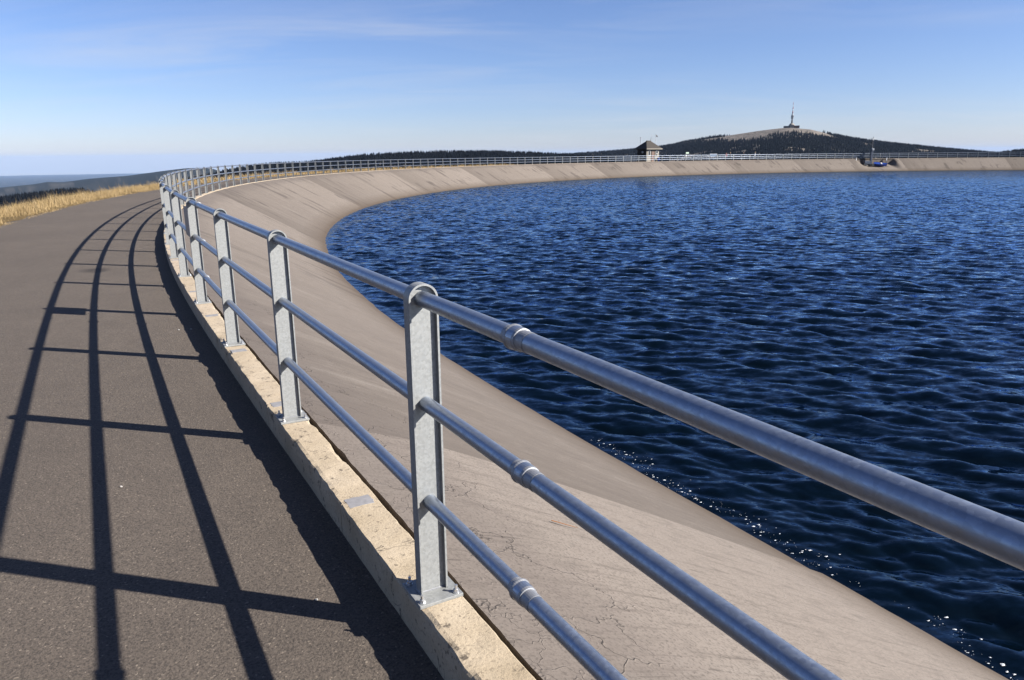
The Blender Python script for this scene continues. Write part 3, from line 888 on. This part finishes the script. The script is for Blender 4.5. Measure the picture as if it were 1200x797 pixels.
# ------------------------------------------------------------------ terrain: hills at their bearings and distances
RIDGE = {
 'far': (15000, 0.075, 900, 0, [(-36.8, -1.958), (-34.17, -1.736), (-32.33, -1.579), (-31.61, -1.453), (-30.66, -1.488), (-29.17, -1.305), (-26.88, -1.159), (-24.74, -0.886), (-23.38, -0.735), (-22.27, -0.694), (-21.45, -0.794), (-20.8, -1.039), (-18.64, -1.4)]),
 'near': (2500, 0.13, 120, 13, [(-45, -2.9), (-37.72, -2.532), (-34.27, -2.367), (-32.88, -2.205), (-31.46, -2.065), (-30.97, -1.987), (-29.65, -1.984), (-29.28, -2.162), (-27.03, -2.458), (-24.96, -2.755), (-20, -3.2)]),
 'mid': (3000, 0.12, 200, 14, [(-26, -2.0), (-22.05, -1.252), (-20.62, -0.924), (-19.45, -0.704), (-18.58, -0.597), (-17.4, -0.492), (-15.32, -0.457), (-13.79, -0.291), (-12.56, -0.121), (-10.69, 0.076), (-8.18, 0.19), (-5.64, 0.261), (-3.72, 0.264), (-1.16, 0.235), (1.42, 0.125), (3.99, -0.023), (6.55, -0.232), (12, -0.8)]),
 'big': (5300, 0.125, 260, 13, [(-4, -0.5), (0.13, -0.176), (3.99, -0.011), (5.9, 0.115), (7.8, 0.221), (9.69, 0.357), (11.54, 0.551), (12.76, 0.78), (14.56, 1.027), (16.34, 1.239), (18.07, 1.475), (19.49, 1.623), (20.23, 1.638), (21.47, 1.498), (22.87, 1.13), (24.24, 0.879), (25.84, 0.657), (27.4, 0.44), (29.42, 0.195), (31.36, -0.015), (32.54, -0.143), (34.12, -0.224), (36.72, -0.446), (45, -1.2)]),
 'right': (4200, 0.12, 200, 13, [(26, -0.9), (30.92, -0.305), (32.54, -0.185), (34.09, 0.009), (36.64, 0.156), (39.08, -0.07), (50, -0.9)]),
}
BARE = np.array([(0, 9), (9.7, 0.9), (12.76, 0.689), (15.76, 0.921), (18.1, 1.035), (20.27, 1.117), (22.61, 1.02), (24.24, 0.823), (27, 0.62), (31, 9)])
def height(azd, r):
    azd = np.asarray(azd, float); r = np.asarray(r, float)
    z = np.interp(r, [0, 150, 1500, 6000, 12000, 20000, 30000, 110000], [-34, -36, -230, -520, -820, -980, -1080, -1100]) - r * r / (2 * 6371000) * 0.86
    x, y = r * np.sin(np.radians(azd)), r * np.cos(np.radians(azd))
    z = z + (fbm(x / 900, y / 900, 4, 5) - 0.5) * np.clip((r - 300) / 4000, 0, 1) * np.clip((30000 - r) / 15000, 0.25, 1) * 120
    owner = np.zeros(z.shape, int)
    for i, (nm, (D, g, w, tree, prof)) in enumerate(RIDGE.items()):
        pr = np.array(prof)
        el = np.interp(azd, pr[:, 0], pr[:, 1])
        out = np.maximum(pr[0, 0] - azd, azd - pr[-1, 0]).clip(0)
        el = el - out * 0.25
        bt = 0.0
        if nm == 'big': bt = np.clip((el - np.interp(azd, BARE[:, 0], BARE[:, 1])) / 0.2, 0, 1)
        zc = CAM_H + D * np.tan(np.radians(el)) - tree * (1 - bt) * 0.8
        d = r - D
        zr = zc - g * (np.sqrt(d * d + w * w) - w)
        zr = zr + (fbm(x / 420, y / 420, 4, 15 + i) - 0.5) * 26 * np.clip(np.abs(d) / 500, 0, 1)
        zr = np.where(np.abs(d) > 6 * D, -9999, zr)
        m_ = zr > z
        z = np.where(m_, zr, z); owner = np.where(m_, i + 1, owner)
    return z, owner
def forest_at(azd, r, z):
    x, y = r * np.sin(np.radians(azd)), r * np.cos(np.radians(azd))
    el = np.degrees(np.arctan2(z - CAM_H, r))
    n = fbm(x / 230, y / 230, 4, 90)
    lim = np.interp(azd, BARE[:, 0], BARE[:, 1])
    f = np.clip(0.5 + (lim - el - (n - 0.5) * 0.9) / 0.30, 0, 1)
    f = np.where(r < 4300, 1.0, f)
    clear = np.clip((fbm(x / 160, y / 90, 4, 33) - 0.60) / 0.03, 0, 1)
    clear2 = np.clip((fbm(x / 300, y / 300, 3, 133) - 0.54) / 0.05, 0, 1)
    return f * (1 - np.where(r > 9000, 0.35, 0.95) * clear * np.clip(clear2 + 0.25, 0, 1))
az1 = np.concatenate([np.arange(-47, 52, 0.11), np.arange(52, 313.01, 3.0)])
rr1 = [30.0]
while rr1[-1] < 100000:
    r_ = rr1[-1]
    rr1.append(r_ + (35 if 1500 < r_ < 5900 else max(20, r_ * 0.06)))
rr1 = np.array(rr1)
A, Rr = np.meshgrid(az1, rr1, indexing='ij')
Z, own = height(A, Rr)
FO = forest_at(A, Rr, Z)
FO = np.where(Rr < 400, 0.2, FO)
x, y = Rr * np.sin(np.radians(A)), Rr * np.cos(np.radians(A))
n, k = A.shape
i = np.arange(n - 1)[:, None] * k + np.arange(k - 1)[None, :]
F = np.stack([i, i + 1, i + k + 1, i + k], -1).reshape(-1, 4)
terrain = link('terrain', np_mesh('terrain', np.stack([x, y, Z], -1).reshape(-1, 3), F[:, ::-1], smooth=True, attrs={'forest': FO.ravel()}), M['terrain'])
tag(terrain, kind='structure')

def forest(name, label, az0, az1_, ra, rb, dens, hmin, hmax, elmin, own_i):
    area = math.radians(az1_ - az0) * (rb * rb - ra * ra) / 2
    n = int(area * dens)
    az = az0 + (az1_ - az0) * rng.random(n); r = np.sqrt(ra * ra + (rb * rb - ra * ra) * rng.random(n))
    z, ow = height(az, r)
    el = np.degrees(np.arctan2(z - CAM_H + 20, r))
    f = forest_at(az, r, z)
    ok = (el > np.interp(az, [-40, -22, -12, 0, 40], elmin)) & (rng.random(n) < f ** 1.2) & (ow == own_i)
    az, r, z = az[ok], r[ok], z[ok]; n = len(az)
    x, y = r * np.sin(np.radians(az)), r * np.cos(np.radians(az))
    h = hmin + (hmax - hmin) * rng.random(n) ** 1.3; w = h * (0.17 + 0.08 * rng.random(n))
    k = 5; a = np.arange(k) * 2 * math.pi / k
    ro = rng.random(n) * 6.28
    ring = np.stack([x[:, None] + np.cos(a + ro[:, None]) * w[:, None], y[:, None] + np.sin(a + ro[:, None]) * w[:, None], (z - 1)[:, None] + 0 * a], -1)
    tip = np.stack([x, y, z + h], -1)[:, None, :]
    V = np.concatenate([ring, tip], 1).reshape(-1, 3)
    b = np.arange(n)[:, None] * (k + 1)
    F = np.stack([b + np.arange(k), b + (np.arange(k) + 1) % k, b + k + 0 * np.arange(k)], -1).reshape(-1, 3)
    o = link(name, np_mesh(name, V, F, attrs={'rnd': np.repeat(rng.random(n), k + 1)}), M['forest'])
    tag(o, label, 'forest', kind='stuff')
    return n
nt = 0
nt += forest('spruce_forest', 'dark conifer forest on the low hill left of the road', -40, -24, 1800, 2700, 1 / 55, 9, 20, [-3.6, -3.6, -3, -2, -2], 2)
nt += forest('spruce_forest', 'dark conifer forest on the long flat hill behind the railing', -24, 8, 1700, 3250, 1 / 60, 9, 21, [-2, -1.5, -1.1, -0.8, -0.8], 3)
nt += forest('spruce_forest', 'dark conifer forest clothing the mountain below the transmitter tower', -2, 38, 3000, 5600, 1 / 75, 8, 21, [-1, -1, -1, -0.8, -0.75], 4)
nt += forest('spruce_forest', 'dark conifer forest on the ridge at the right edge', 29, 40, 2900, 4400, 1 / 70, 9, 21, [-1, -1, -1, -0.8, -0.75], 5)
print('trees', nt)

# ------------------------------------------------------------------ transmitter tower on the summit
ta, td = R(20.2), 5300.0
tz = float(height(20.2, td)[0])
tower = empty('transmitter_tower', (td * math.sin(ta), td * math.cos(ta), tz - 1), -ta)
tag(tower, 'white transmitter tower with a wide base standing on the bare summit', 'tower')
bm = bmesh.new(); add_box(bm, (-28, -6, 6), (42, 22, 15)); me = bm_mesh('wing', bm); link('wing', me, M['cloth_grey'], tower)
bm = bmesh.new(); add_box(bm, (26, -4, 7), (44, 24, 16)); me = bm_mesh('wing', bm); link('wing', me, M['door_brown'], tower)
bm = bmesh.new(); add_box(bm, (3, -21, 9), (24, 16, 20)); link('entrance_block', bm_mesh('entrance_block', bm), M['render_white'], tower)
link('drum', lathe_mesh('drum', [(20, 0), (20, 15), (18, 19), (11, 28), (7, 31)], 28, False), M['render_white'], tower)
link('shaft', lathe_mesh('shaft', [(5.4, 28), (4.6, 62), (4.0, 92)], 16), M['grey_metal'], tower)
for z_, r_ in ((62, 9.5), (70, 9.0), (79, 8.5)):
    link('platform', lathe_mesh('platform', [(5, z_ - 3), (r_, z_ - 1), (r_, z_ + 3.2), (5, z_ + 4)], 18, False), M['grey_metal'] if z_ != 70 else M['dark_metal'], tower)
for j, (za, zb, r_) in enumerate([(92, 106, 3.0), (106, 118, 2.6), (118, 132, 2.2), (132, 146, 1.6), (146, 161, 1.1)]):
    link('mast_section', cyl_mesh('mast_section', (0, 0, za), (0, 0, zb), r_, r_ * 0.92, 10), M['red_paint'] if j % 2 == 0 else M['white_paint'], tower)

# ------------------------------------------------------------------ guardhouse on the far crest
def frame(s, o, z=0.0):
    x, y, h = at(s, o); return (float(x), float(y), z), -float(h)
gl, grz = frame(155.8, -2.5, ROAD_Z)
house = empty('guardhouse', gl, grz)          # local: origin at the near corner, +y along the railing, -x away from the water
tag(house, 'small pale guardhouse with dark hipped shingle roof on the far crest', 'building')
HX, HY, HZ = 2.5, 3.35, 2.5
bm = bmesh.new(); add_box(bm, (-HX / 2, HY / 2, HZ / 2), (HX, HY, HZ)); link('wall', bm_mesh('wall', bm, bevel=0.02), M['render_white'], house)
bm = bmesh.new()                               # dark boarding on the end wall
for i in range(11): add_box(bm, (-0.12 - i * 0.22, -0.02, HZ / 2), (0.205, 0.045, HZ - 0.02))
link('end_cladding', bm_mesh('end_cladding', bm), M['dark_wood'], house)
oh = 0.42
ex0, ex1, ey0, ey1 = -HX - oh, oh, -oh, HY + oh
zt = HZ + 1.4; cxm = -HX / 2
ym0, ym1 = HY / 2 - 0.55, HY / 2 + 0.55
V = [(ex0, ey0, HZ), (ex1, ey0, HZ), (ex1, ey1, HZ), (ex0, ey1, HZ), (cxm, ym0, zt), (cxm, ym1, zt),
     (ex0, ey0, HZ - 0.14), (ex1, ey0, HZ - 0.14), (ex1, ey1, HZ - 0.14), (ex0, ey1, HZ - 0.14)]
F = [(0, 1, 4), (1, 2, 5, 4), (2, 3, 5), (3, 0, 4, 5), (0, 6, 7, 1), (1, 7, 8, 2), (2, 8, 9, 3), (3, 9, 6, 0), (9, 8, 7, 6)]
me = bpy.data.meshes.new('roof'); me.from_pydata(V, [], F); roof = link('roof', me, M['shingle'], house)
def course(y0, y1, x0, x1):                    # shingle courses on the two long hips
    bm = bmesh.new()
    for i in range(9):
        t_ = i / 9
        xa = ex1 + (cxm - ex1) * t_; za = HZ + (zt - HZ) * t_
        ya = ey0 + (ym0 - ey0) * t_; yb = ey1 + (ym1 - ey1) * t_
        add_box(bm, (xa - 0.02, (ya + yb) / 2, za + 0.03), (0.10, yb - ya, 0.035))
    return bm_mesh('shingle_course', bm)
link('shingle_course', course(0, 0, 0, 0), M['shingle'], roof)
link('ridge_cap', cyl_mesh('ridge_cap', (cxm, ym0 - 0.05, zt), (cxm, ym1 + 0.05, zt), 0.08, n=8), M['shingle'], roof)
link('fascia', box_mesh('fascia', (ex1 + 0.012, (ey0 + ey1) / 2, HZ - 0.07), (0.03, ey1 - ey0 + 0.02, 0.18)), M['render_white'], house)
def wall_unit(name, yc, zc, w, h_, mat, frame_mat=None):
    o = link(name, box_mesh(name, (0.022, yc, zc), (0.05, w, h_)), mat, house)
    if frame_mat:
        bm = bmesh.new()
        for sgn in (-1, 1):
            add_box(bm, (0.03, yc + sgn * (w / 2 + 0.04), zc), (0.09, 0.08, h_ + 0.16)); add_box(bm, (0.032, yc, zc + sgn * (h_ / 2 + 0.04)), (0.09, w, 0.08))
        link('frame', bm_mesh('frame', bm), frame_mat, o)
    return o
wall_unit('window', 0.72, 1.70, 0.42, 0.85, M['glass_dark'], M['white_paint'])
dr = wall_unit('door', 1.72, 1.0, 0.82, 1.95, M['door_brown'], M['dark_wood'])
link('handle', box_mesh('handle', (0.075, 2.05, 1.0), (0.05, 0.12, 0.04)), M['grey_metal'], dr)
wall_unit('window', 2.72, 1.85, 0.5, 0.36, M['glass_dark'], M['white_paint'])
wall_unit('letter_box', 2.62, 1.30, 0.30, 0.25, M['dark_metal'])
link('wall_lamp', lathe_mesh('wall_lamp', [(0.05, 0), (0.17, 0.08), (0.2, 0.3), (0.08, 0.42)], 10), M['white_paint'], house, (-0.9, -0.16, 1.62))
ant = link('aerial', cyl_mesh('aerial', (cxm, ym1, zt), (cxm + 0.1, ym1 + 0.12, zt + 1.35), 0.035, 0.02, 8), M['grey_metal'], house)
bl_, brz = frame(158.55, -2.2, ROAD_Z)
bin_ = empty('waste_bin', bl_, brz); tag(bin_, 'small blue bin standing at the guardhouse wall', 'bin')
link('body', lathe_mesh('body', [(0.17, 0), (0.22, 0.62), (0.23, 0.66)], 12), M['blue_paint'], bin_)
link('lid', lathe_mesh('lid', [(0.25, 0.66), (0.24, 0.72), (0.1, 0.78)], 12), M['blue_paint'], bin_)
pl_, prz = frame(157.9, -6.4, -0.3)
lp = empty('lamp_post', pl_, prz); tag(lp, 'grey lamp post rising behind the guardhouse roof', 'lamp post')
link('pole', cyl_mesh('pole', (0, 0, 0), (0, 0, 4.7), 0.09, 0.06, 10), M['grey_metal'], lp)
link('lamp_head', box_mesh('lamp_head', (0, 0, 4.74), (0.24, 0.24, 0.10), 0.02), M['grey_metal'], lp)
fl_, frz = frame(160.0, -4.6, -0.2)
fp = empty('flagpole', fl_, frz); tag(fp, 'thin flagpole with a small dull flag at the guardhouse corner', 'flagpole')
link('pole', cyl_mesh('pole', (0, 0, 0), (0, 0, 5.3), 0.05, 0.035, 8), M['grey_metal'], fp)
V, F = [], []
for i in range(8):
    for j in range(5):
        V.append((0.03 * math.sin(i * 1.1 + j * 0.4) * i / 3, 0.04 + i * 0.055, 5.2 - j * 0.08 - i * 0.035))
for i in range(7):
    for j in range(4): F.append((i * 5 + j, i * 5 + j + 1, i * 5 + j + 6, i * 5 + j + 5))
fg = link('flag', np_mesh('flag', V, F, smooth=True), M['cloth_grey'], fp); sm = fg.modifiers.new('t', 'SOLIDIFY'); sm.thickness = 0.01

# ------------------------------------------------------------------ signs on the far crest
a_, rz_ = frame(164.7, -0.9, ROAD_Z)
sgn = empty('information_sign', a_, rz_); tag(sgn, 'pale green information sign on a post right of the guardhouse', 'sign')
link('post', cyl_mesh('post', (0, 0, 0), (0, 0, 1.75), 0.05, n=10), M['dark_wood'], sgn)
link('board', box_mesh('board', (0.06, 0.0, 1.62), (0.05, 0.78, 0.32), 0.006), M['mint_sign'], sgn)
link('notice', box_mesh('notice', (0.06, -0.30, 1.12), (0.03, 0.24, 0.40), 0.004), M['white_paint'], sgn)
a_, rz_ = frame(171.3, -0.9, ROAD_Z)
ib = empty('information_board', a_, rz_); tag(ib, 'wide blue and white panel board at rail height on the far crest', 'board')
tilt = Matrix.Rotation(R(35), 4, 'Y')
link('panel', box_mesh('panel', (0, 0, 1.15), (0.05, 1.75, 0.62), 0.006, tilt), M['pale_blue'], ib)
link('border', box_mesh('border', (-0.012, 0, 1.142), (0.05, 1.83, 0.70), 0.006, tilt), M['white_paint'], ib)
for e in (-0.65, 0.65): link('leg', box_mesh('leg', (0, e, 0.5), (0.07, 0.07, 1.05)), M['dark_wood'], ib)

# ------------------------------------------------------------------ slipway craft, crane column and weather mast
a_, rz_ = frame(209.2, 1.9, -1.52)
boat = empty('work_boat', a_, rz_); tag(boat, 'bright blue open work boat lying in the slipway cut of the far bank', 'boat')
V, F = [], []
secs = [(-1.5, 0.50, 0.60), (-0.8, 0.66, 0.66), (0.2, 0.70, 0.70), (1.2, 0.52, 0.80), (2.0, 0.10, 0.98)]
for yy, w_, h_ in secs:
    V += [(-w_, yy, h_), (-w_ * 0.8, yy, h_ * 0.35), (0, yy, 0.05 + 0.1 * max(0, yy)), (w_ * 0.8, yy, h_ * 0.35), (w_, yy, h_)]
for i in range(4):
    for j in range(4): F.append((i * 5 + j, i * 5 + j + 1, i * 5 + j + 6, i * 5 + j + 5))
F.append((0, 1, 2, 3, 4))
me = bpy.data.meshes.new('hull'); me.from_pydata(V, [], F); hl = link('hull', me, M['blue_paint'], boat); sm = hl.modifiers.new('t', 'SOLIDIFY'); sm.thickness = 0.05
dk = [(s_[1] * 0.93, s_[0], s_[2] - 0.06) for s_ in secs]
V = [(-a, b, c) for a, b, c in dk] + [(a, b, c) for a, b, c in dk]
me = bpy.data.meshes.new('deck'); me.from_pydata(V, [], [(i, i + 1, i + 6, i + 5) for i in range(4)]); dko = link('deck', me, M['blue_paint'], boat); sm = dko.modifiers.new('t', 'SOLIDIFY'); sm.thickness = 0.03
link('thwart', box_mesh('thwart', (0, 0.5, 0.74), (1.1, 0.45, 0.08), 0.02), M['white_paint'], boat)
boat.rotation_euler = (R(-10), R(20), rz_ - R(25)); boat.scale = (0.8, 0.72, 0.9)
a_, rz_ = frame(206.9, 1.6, -1.45)
tr = empty('launch_trolley', a_, rz_); tag(tr, 'dark blue-grey launching trolley beside the blue boat', 'trolley')
bm = bmesh.new()
for e in (-0.5, 0.5): add_box(bm, (e, 0, 0.42), (0.12, 2.3, 0.14))
for e in (-1.0, 0, 1.0): add_box(bm, (0, e, 0.42), (1.0, 0.12, 0.10))
link('chassis', bm_mesh('chassis', bm), M['navy_paint'], tr)
link('winch_box', box_mesh('winch_box', (0, -0.35, 0.75), (0.8, 1.2, 0.55), 0.05), M['navy_paint'], tr)
for sx in (-1, 1):
    for sy in (-0.75, 0.75): link('wheel', cyl_mesh('wheel', (sx * 0.56, sy, 0.24), (sx * 0.68, sy, 0.24), 0.24, n=16), M['dark_metal'], tr)
a_, rz_ = frame(208.1, 0.7, -1.20)
cr_ = empty('crane_column', a_, rz_); tag(cr_, 'dark steel crane column standing in the slipway cut', 'crane')
link('column', box_mesh('column', (0, 0, 1.6), (0.36, 0.42, 3.2), 0.03), M['navy_paint'], cr_)
link('jib_head', box_mesh('jib_head', (0.1, 0.05, 3.05), (0.6, 0.46, 0.42), 0.04), M['grey_metal'], cr_)
link('foot', box_mesh('foot', (0, 0, 0.09), (0.7, 0.7, 0.18), 0.02), M['dark_metal'], cr_)
a_, rz_ = frame(208.95, -0.6, ROAD_Z)
wm = empty('weather_mast', a_, rz_); tag(wm, 'tall weather mast with forked crossarm above the far railing', 'mast')
link('pole', cyl_mesh('pole', (0, 0, 0), (0, 0, 4.2), 0.075, 0.06, 10), M['white_paint'], wm)
link('instrument_case', box_mesh('instrument_case', (0, -0.1, 3.1), (0.24, 0.22, 1.5), 0.02), M['dark_metal'], wm)
link('crossarm', cyl_mesh('crossarm', (0, -0.68, 4.2), (0, 0.68, 4.2), 0.03, n=8), M['grey_metal'], wm)
for e in (-0.68, 0.68): link('sensor', lathe_mesh('sensor', [(0.03, 4.2), (0.03, 4.42), (0.09, 4.45), (0.09, 4.55), (0.02, 4.6)], 10), M['grey_metal'], wm)
for s_, hh_ in ((204.9, 0.62), (211.7, 0.62)):
    a_, rz_ = frame(s_, 0.45, -0.5)
    bo = empty('mooring_post', a_, rz_)
    tag(bo, 'stubby mooring post left of the trolley' if s_ < 208 else 'stubby mooring post right of the blue boat', 'bollard', 'mooring posts at the slipway')
    link('stem', cyl_mesh('stem', (0, 0, -0.6), (0, 0, hh_), 0.10, 0.09, 10), M['grey_metal'], bo)
    link('cap', lathe_mesh('cap', [(0.11, hh_ - 0.02), (0.14, hh_ + 0.04), (0.05, hh_ + 0.10)], 10), M['grey_metal'], bo)

# ------------------------------------------------------------------ walkers on the far crest
def person(loc, rz, height_, top, legs, hair, label, stride=0.22, armswing=0.15):
    J = {'pel': (0, 0, .54), 'wst': (0, 0, .62), 'chest': (0, 0.01, .74), 'neck': (0, 0.01, .845), 'head': (0, 0.015, .905), 'crown': (0, 0.0, .975)}
    rad = {'pel': (.085, .065), 'wst': (.078, .056), 'chest': (.098, .068), 'neck': (.034, .034), 'head': (.046, .056), 'crown': (.036, .042)}
    E_ = [('pel', 'wst'), ('wst', 'chest'), ('chest', 'neck'), ('neck', 'head'), ('head', 'crown')]
    for sgn, n in ((-1, 'l'), (1, 'r')):
        st = stride * sgn * 0.5
        J['hip' + n] = (.05 * sgn, 0, .51); rad['hip' + n] = (.058, .058)
        J['kne' + n] = (.055 * sgn, st * 0.55 + 0.02, .285); rad['kne' + n] = (.038, .038)
        J['ank' + n] = (.055 * sgn, st, .05); rad['ank' + n] = (.024, .024)
        J['toe' + n] = (.06 * sgn, st + 0.075, .022); rad['toe' + n] = (.022, .018)
        J['sho' + n] = (.108 * sgn, 0, .80); rad['sho' + n] = (.040, .040)
        J['elb' + n] = (.135 * sgn, -armswing * sgn * 0.3 - 0.01, .635); rad['elb' + n] = (.029, .029)
        J['wri' + n] = (.130 * sgn, -armswing * sgn * 0.6 + 0.05, .50); rad['wri' + n] = (.02, .02)
        J['han' + n] = (.128 * sgn, -armswing * sgn * 0.65 + 0.06, .45); rad['han' + n] = (.02, .016)
        E_ += [('pel', 'hip' + n), ('hip' + n, 'kne' + n), ('kne' + n, 'ank' + n), ('ank' + n, 'toe' + n), ('chest', 'sho' + n), ('sho' + n, 'elb' + n), ('elb' + n, 'wri' + n), ('wri' + n, 'han' + n)]
    keys = list(J); idx = {k_: i for i, k_ in enumerate(keys)}
    me = bpy.data.meshes.new('tmp'); me.from_pydata([Vector(J[k_]) * height_ for k_ in keys], [(idx[a], idx[b]) for a, b in E_], [])
    o = bpy.data.objects.new('tmp', me); COL.objects.link(o)
    sk_ = o.modifiers.new('skin', 'SKIN')
    for k_ in keys:
        sv = me.skin_vertices[0].data[idx[k_]]; sv.radius = (rad[k_][0] * height_, rad[k_][1] * height_); sv.use_root = k_ == 'pel'
    sb = o.modifiers.new('sub', 'SUBSURF'); sb.levels = 1; sb.render_levels = 1
    dg = bpy.context.evaluated_depsgraph_get()
    body = bpy.data.meshes.new_from_object(o.evaluated_get(dg))
    bpy.data.objects.remove(o); bpy.data.meshes.remove(me)
    body.name = 'body'
    body.materials.clear()
    for mm in (top, legs, 'skin', 'cloth_dark'): body.materials.append(M[mm])
    zmin = min(v.co.z for v in body.vertices)
    for p in body.polygons:
        p.use_smooth = True; c = p.center / height_
        p.material_index = 2 if c.z > .85 or (c.z < .49 and abs(c.x) > .108) else 0 if c.z > .52 else 1 if c.z > .06 else 3
    root = empty('person', loc, rz); tag(root, label, 'person', 'walkers on the far crest')
    bo = link('body', body, None, root, (0, 0, -zmin))
    bm = bmesh.new(); bmesh.ops.create_uvsphere(bm, u_segments=14, v_segments=10, radius=1)
    for v in bm.verts:
        v.co.x *= .052 * height_; v.co.y *= .062 * height_; v.co.z *= .05 * height_
        if v.co.z < 0 and v.co.y > 0: v.co.y *= 0.2
        v.co += Vector((0, -0.006 * height_, .957 * height_))
    link('hair', bm_mesh('hair', bm, True), M[hair], root, (0, 0, -zmin))
    bm = bmesh.new()
    for e in (-1, 1): bmesh.ops.create_uvsphere(bm, u_segments=6, v_segments=5, radius=.006 * height_, matrix=Matrix.Translation((e * .018 * height_, .062 * height_, .925 * height_)))
    link('eyes', bm_mesh('eyes', bm), M['hair_dark'], root, (0, 0, -zmin))
    bm = bmesh.new(); add_cyl(bm, (0, .056 * height_, .918 * height_), (0, .078 * height_, .898 * height_), .004 * height_, .011 * height_, 6)
    link('nose', bm_mesh('nose', bm), M['skin'], root, (0, 0, -zmin))
for s_, o_, turn, hh_, top, legs, hair, lab in [
        (175.6, -2.0, 20, 1.72, 'cloth_red', 'cloth_navy', 'hair_dark', 'person in a red top, leftmost of the walkers behind the far railing'),
        (177.0, -2.5, 35, 1.76, 'cloth_dark', 'cloth_dark', 'hair_fair', 'fair-haired person in dark clothes beside the walker in red'),
        (179.9, -2.0, -160, 1.76, 'cloth_dark', 'cloth_grey', 'hair_dark', 'person all in dark clothes walking alone behind the far railing'),
        (182.7, -2.0, 160, 1.78, 'cloth_white', 'cloth_dark', 'hair_fair', 'person in a white jacket, rightmost walker on the far crest')]:
    a_, rz_ = frame(s_, o_, ROAD_Z)
    person(a_, rz_ + R(turn), hh_, top, legs, hair, lab)

# ------------------------------------------------------------------ air between here and the hills
hz = NT('haze_air'); hz.n.remove(hz.b)
pv = hz.n.new('ShaderNodeVolumePrincipled')
pv.inputs['Color'].default_value = (0.37, 0.52, 0.78, 1)
pv.inputs['Density'].default_value = 0.9e-5
pv.inputs['Anisotropy'].default_value = 0.0
hz.l.new(pv.outputs[0], hz.out.inputs['Volume'])
zmn = float(Z.min()) - 1.5
bm = bmesh.new(); add_box(bm, (0, 0, (zmn + 335) / 2), (210000, 210000, 335 - zmn))
haze = link('haze', bm_mesh('haze', bm), hz.m); tag(haze, kind='stuff')
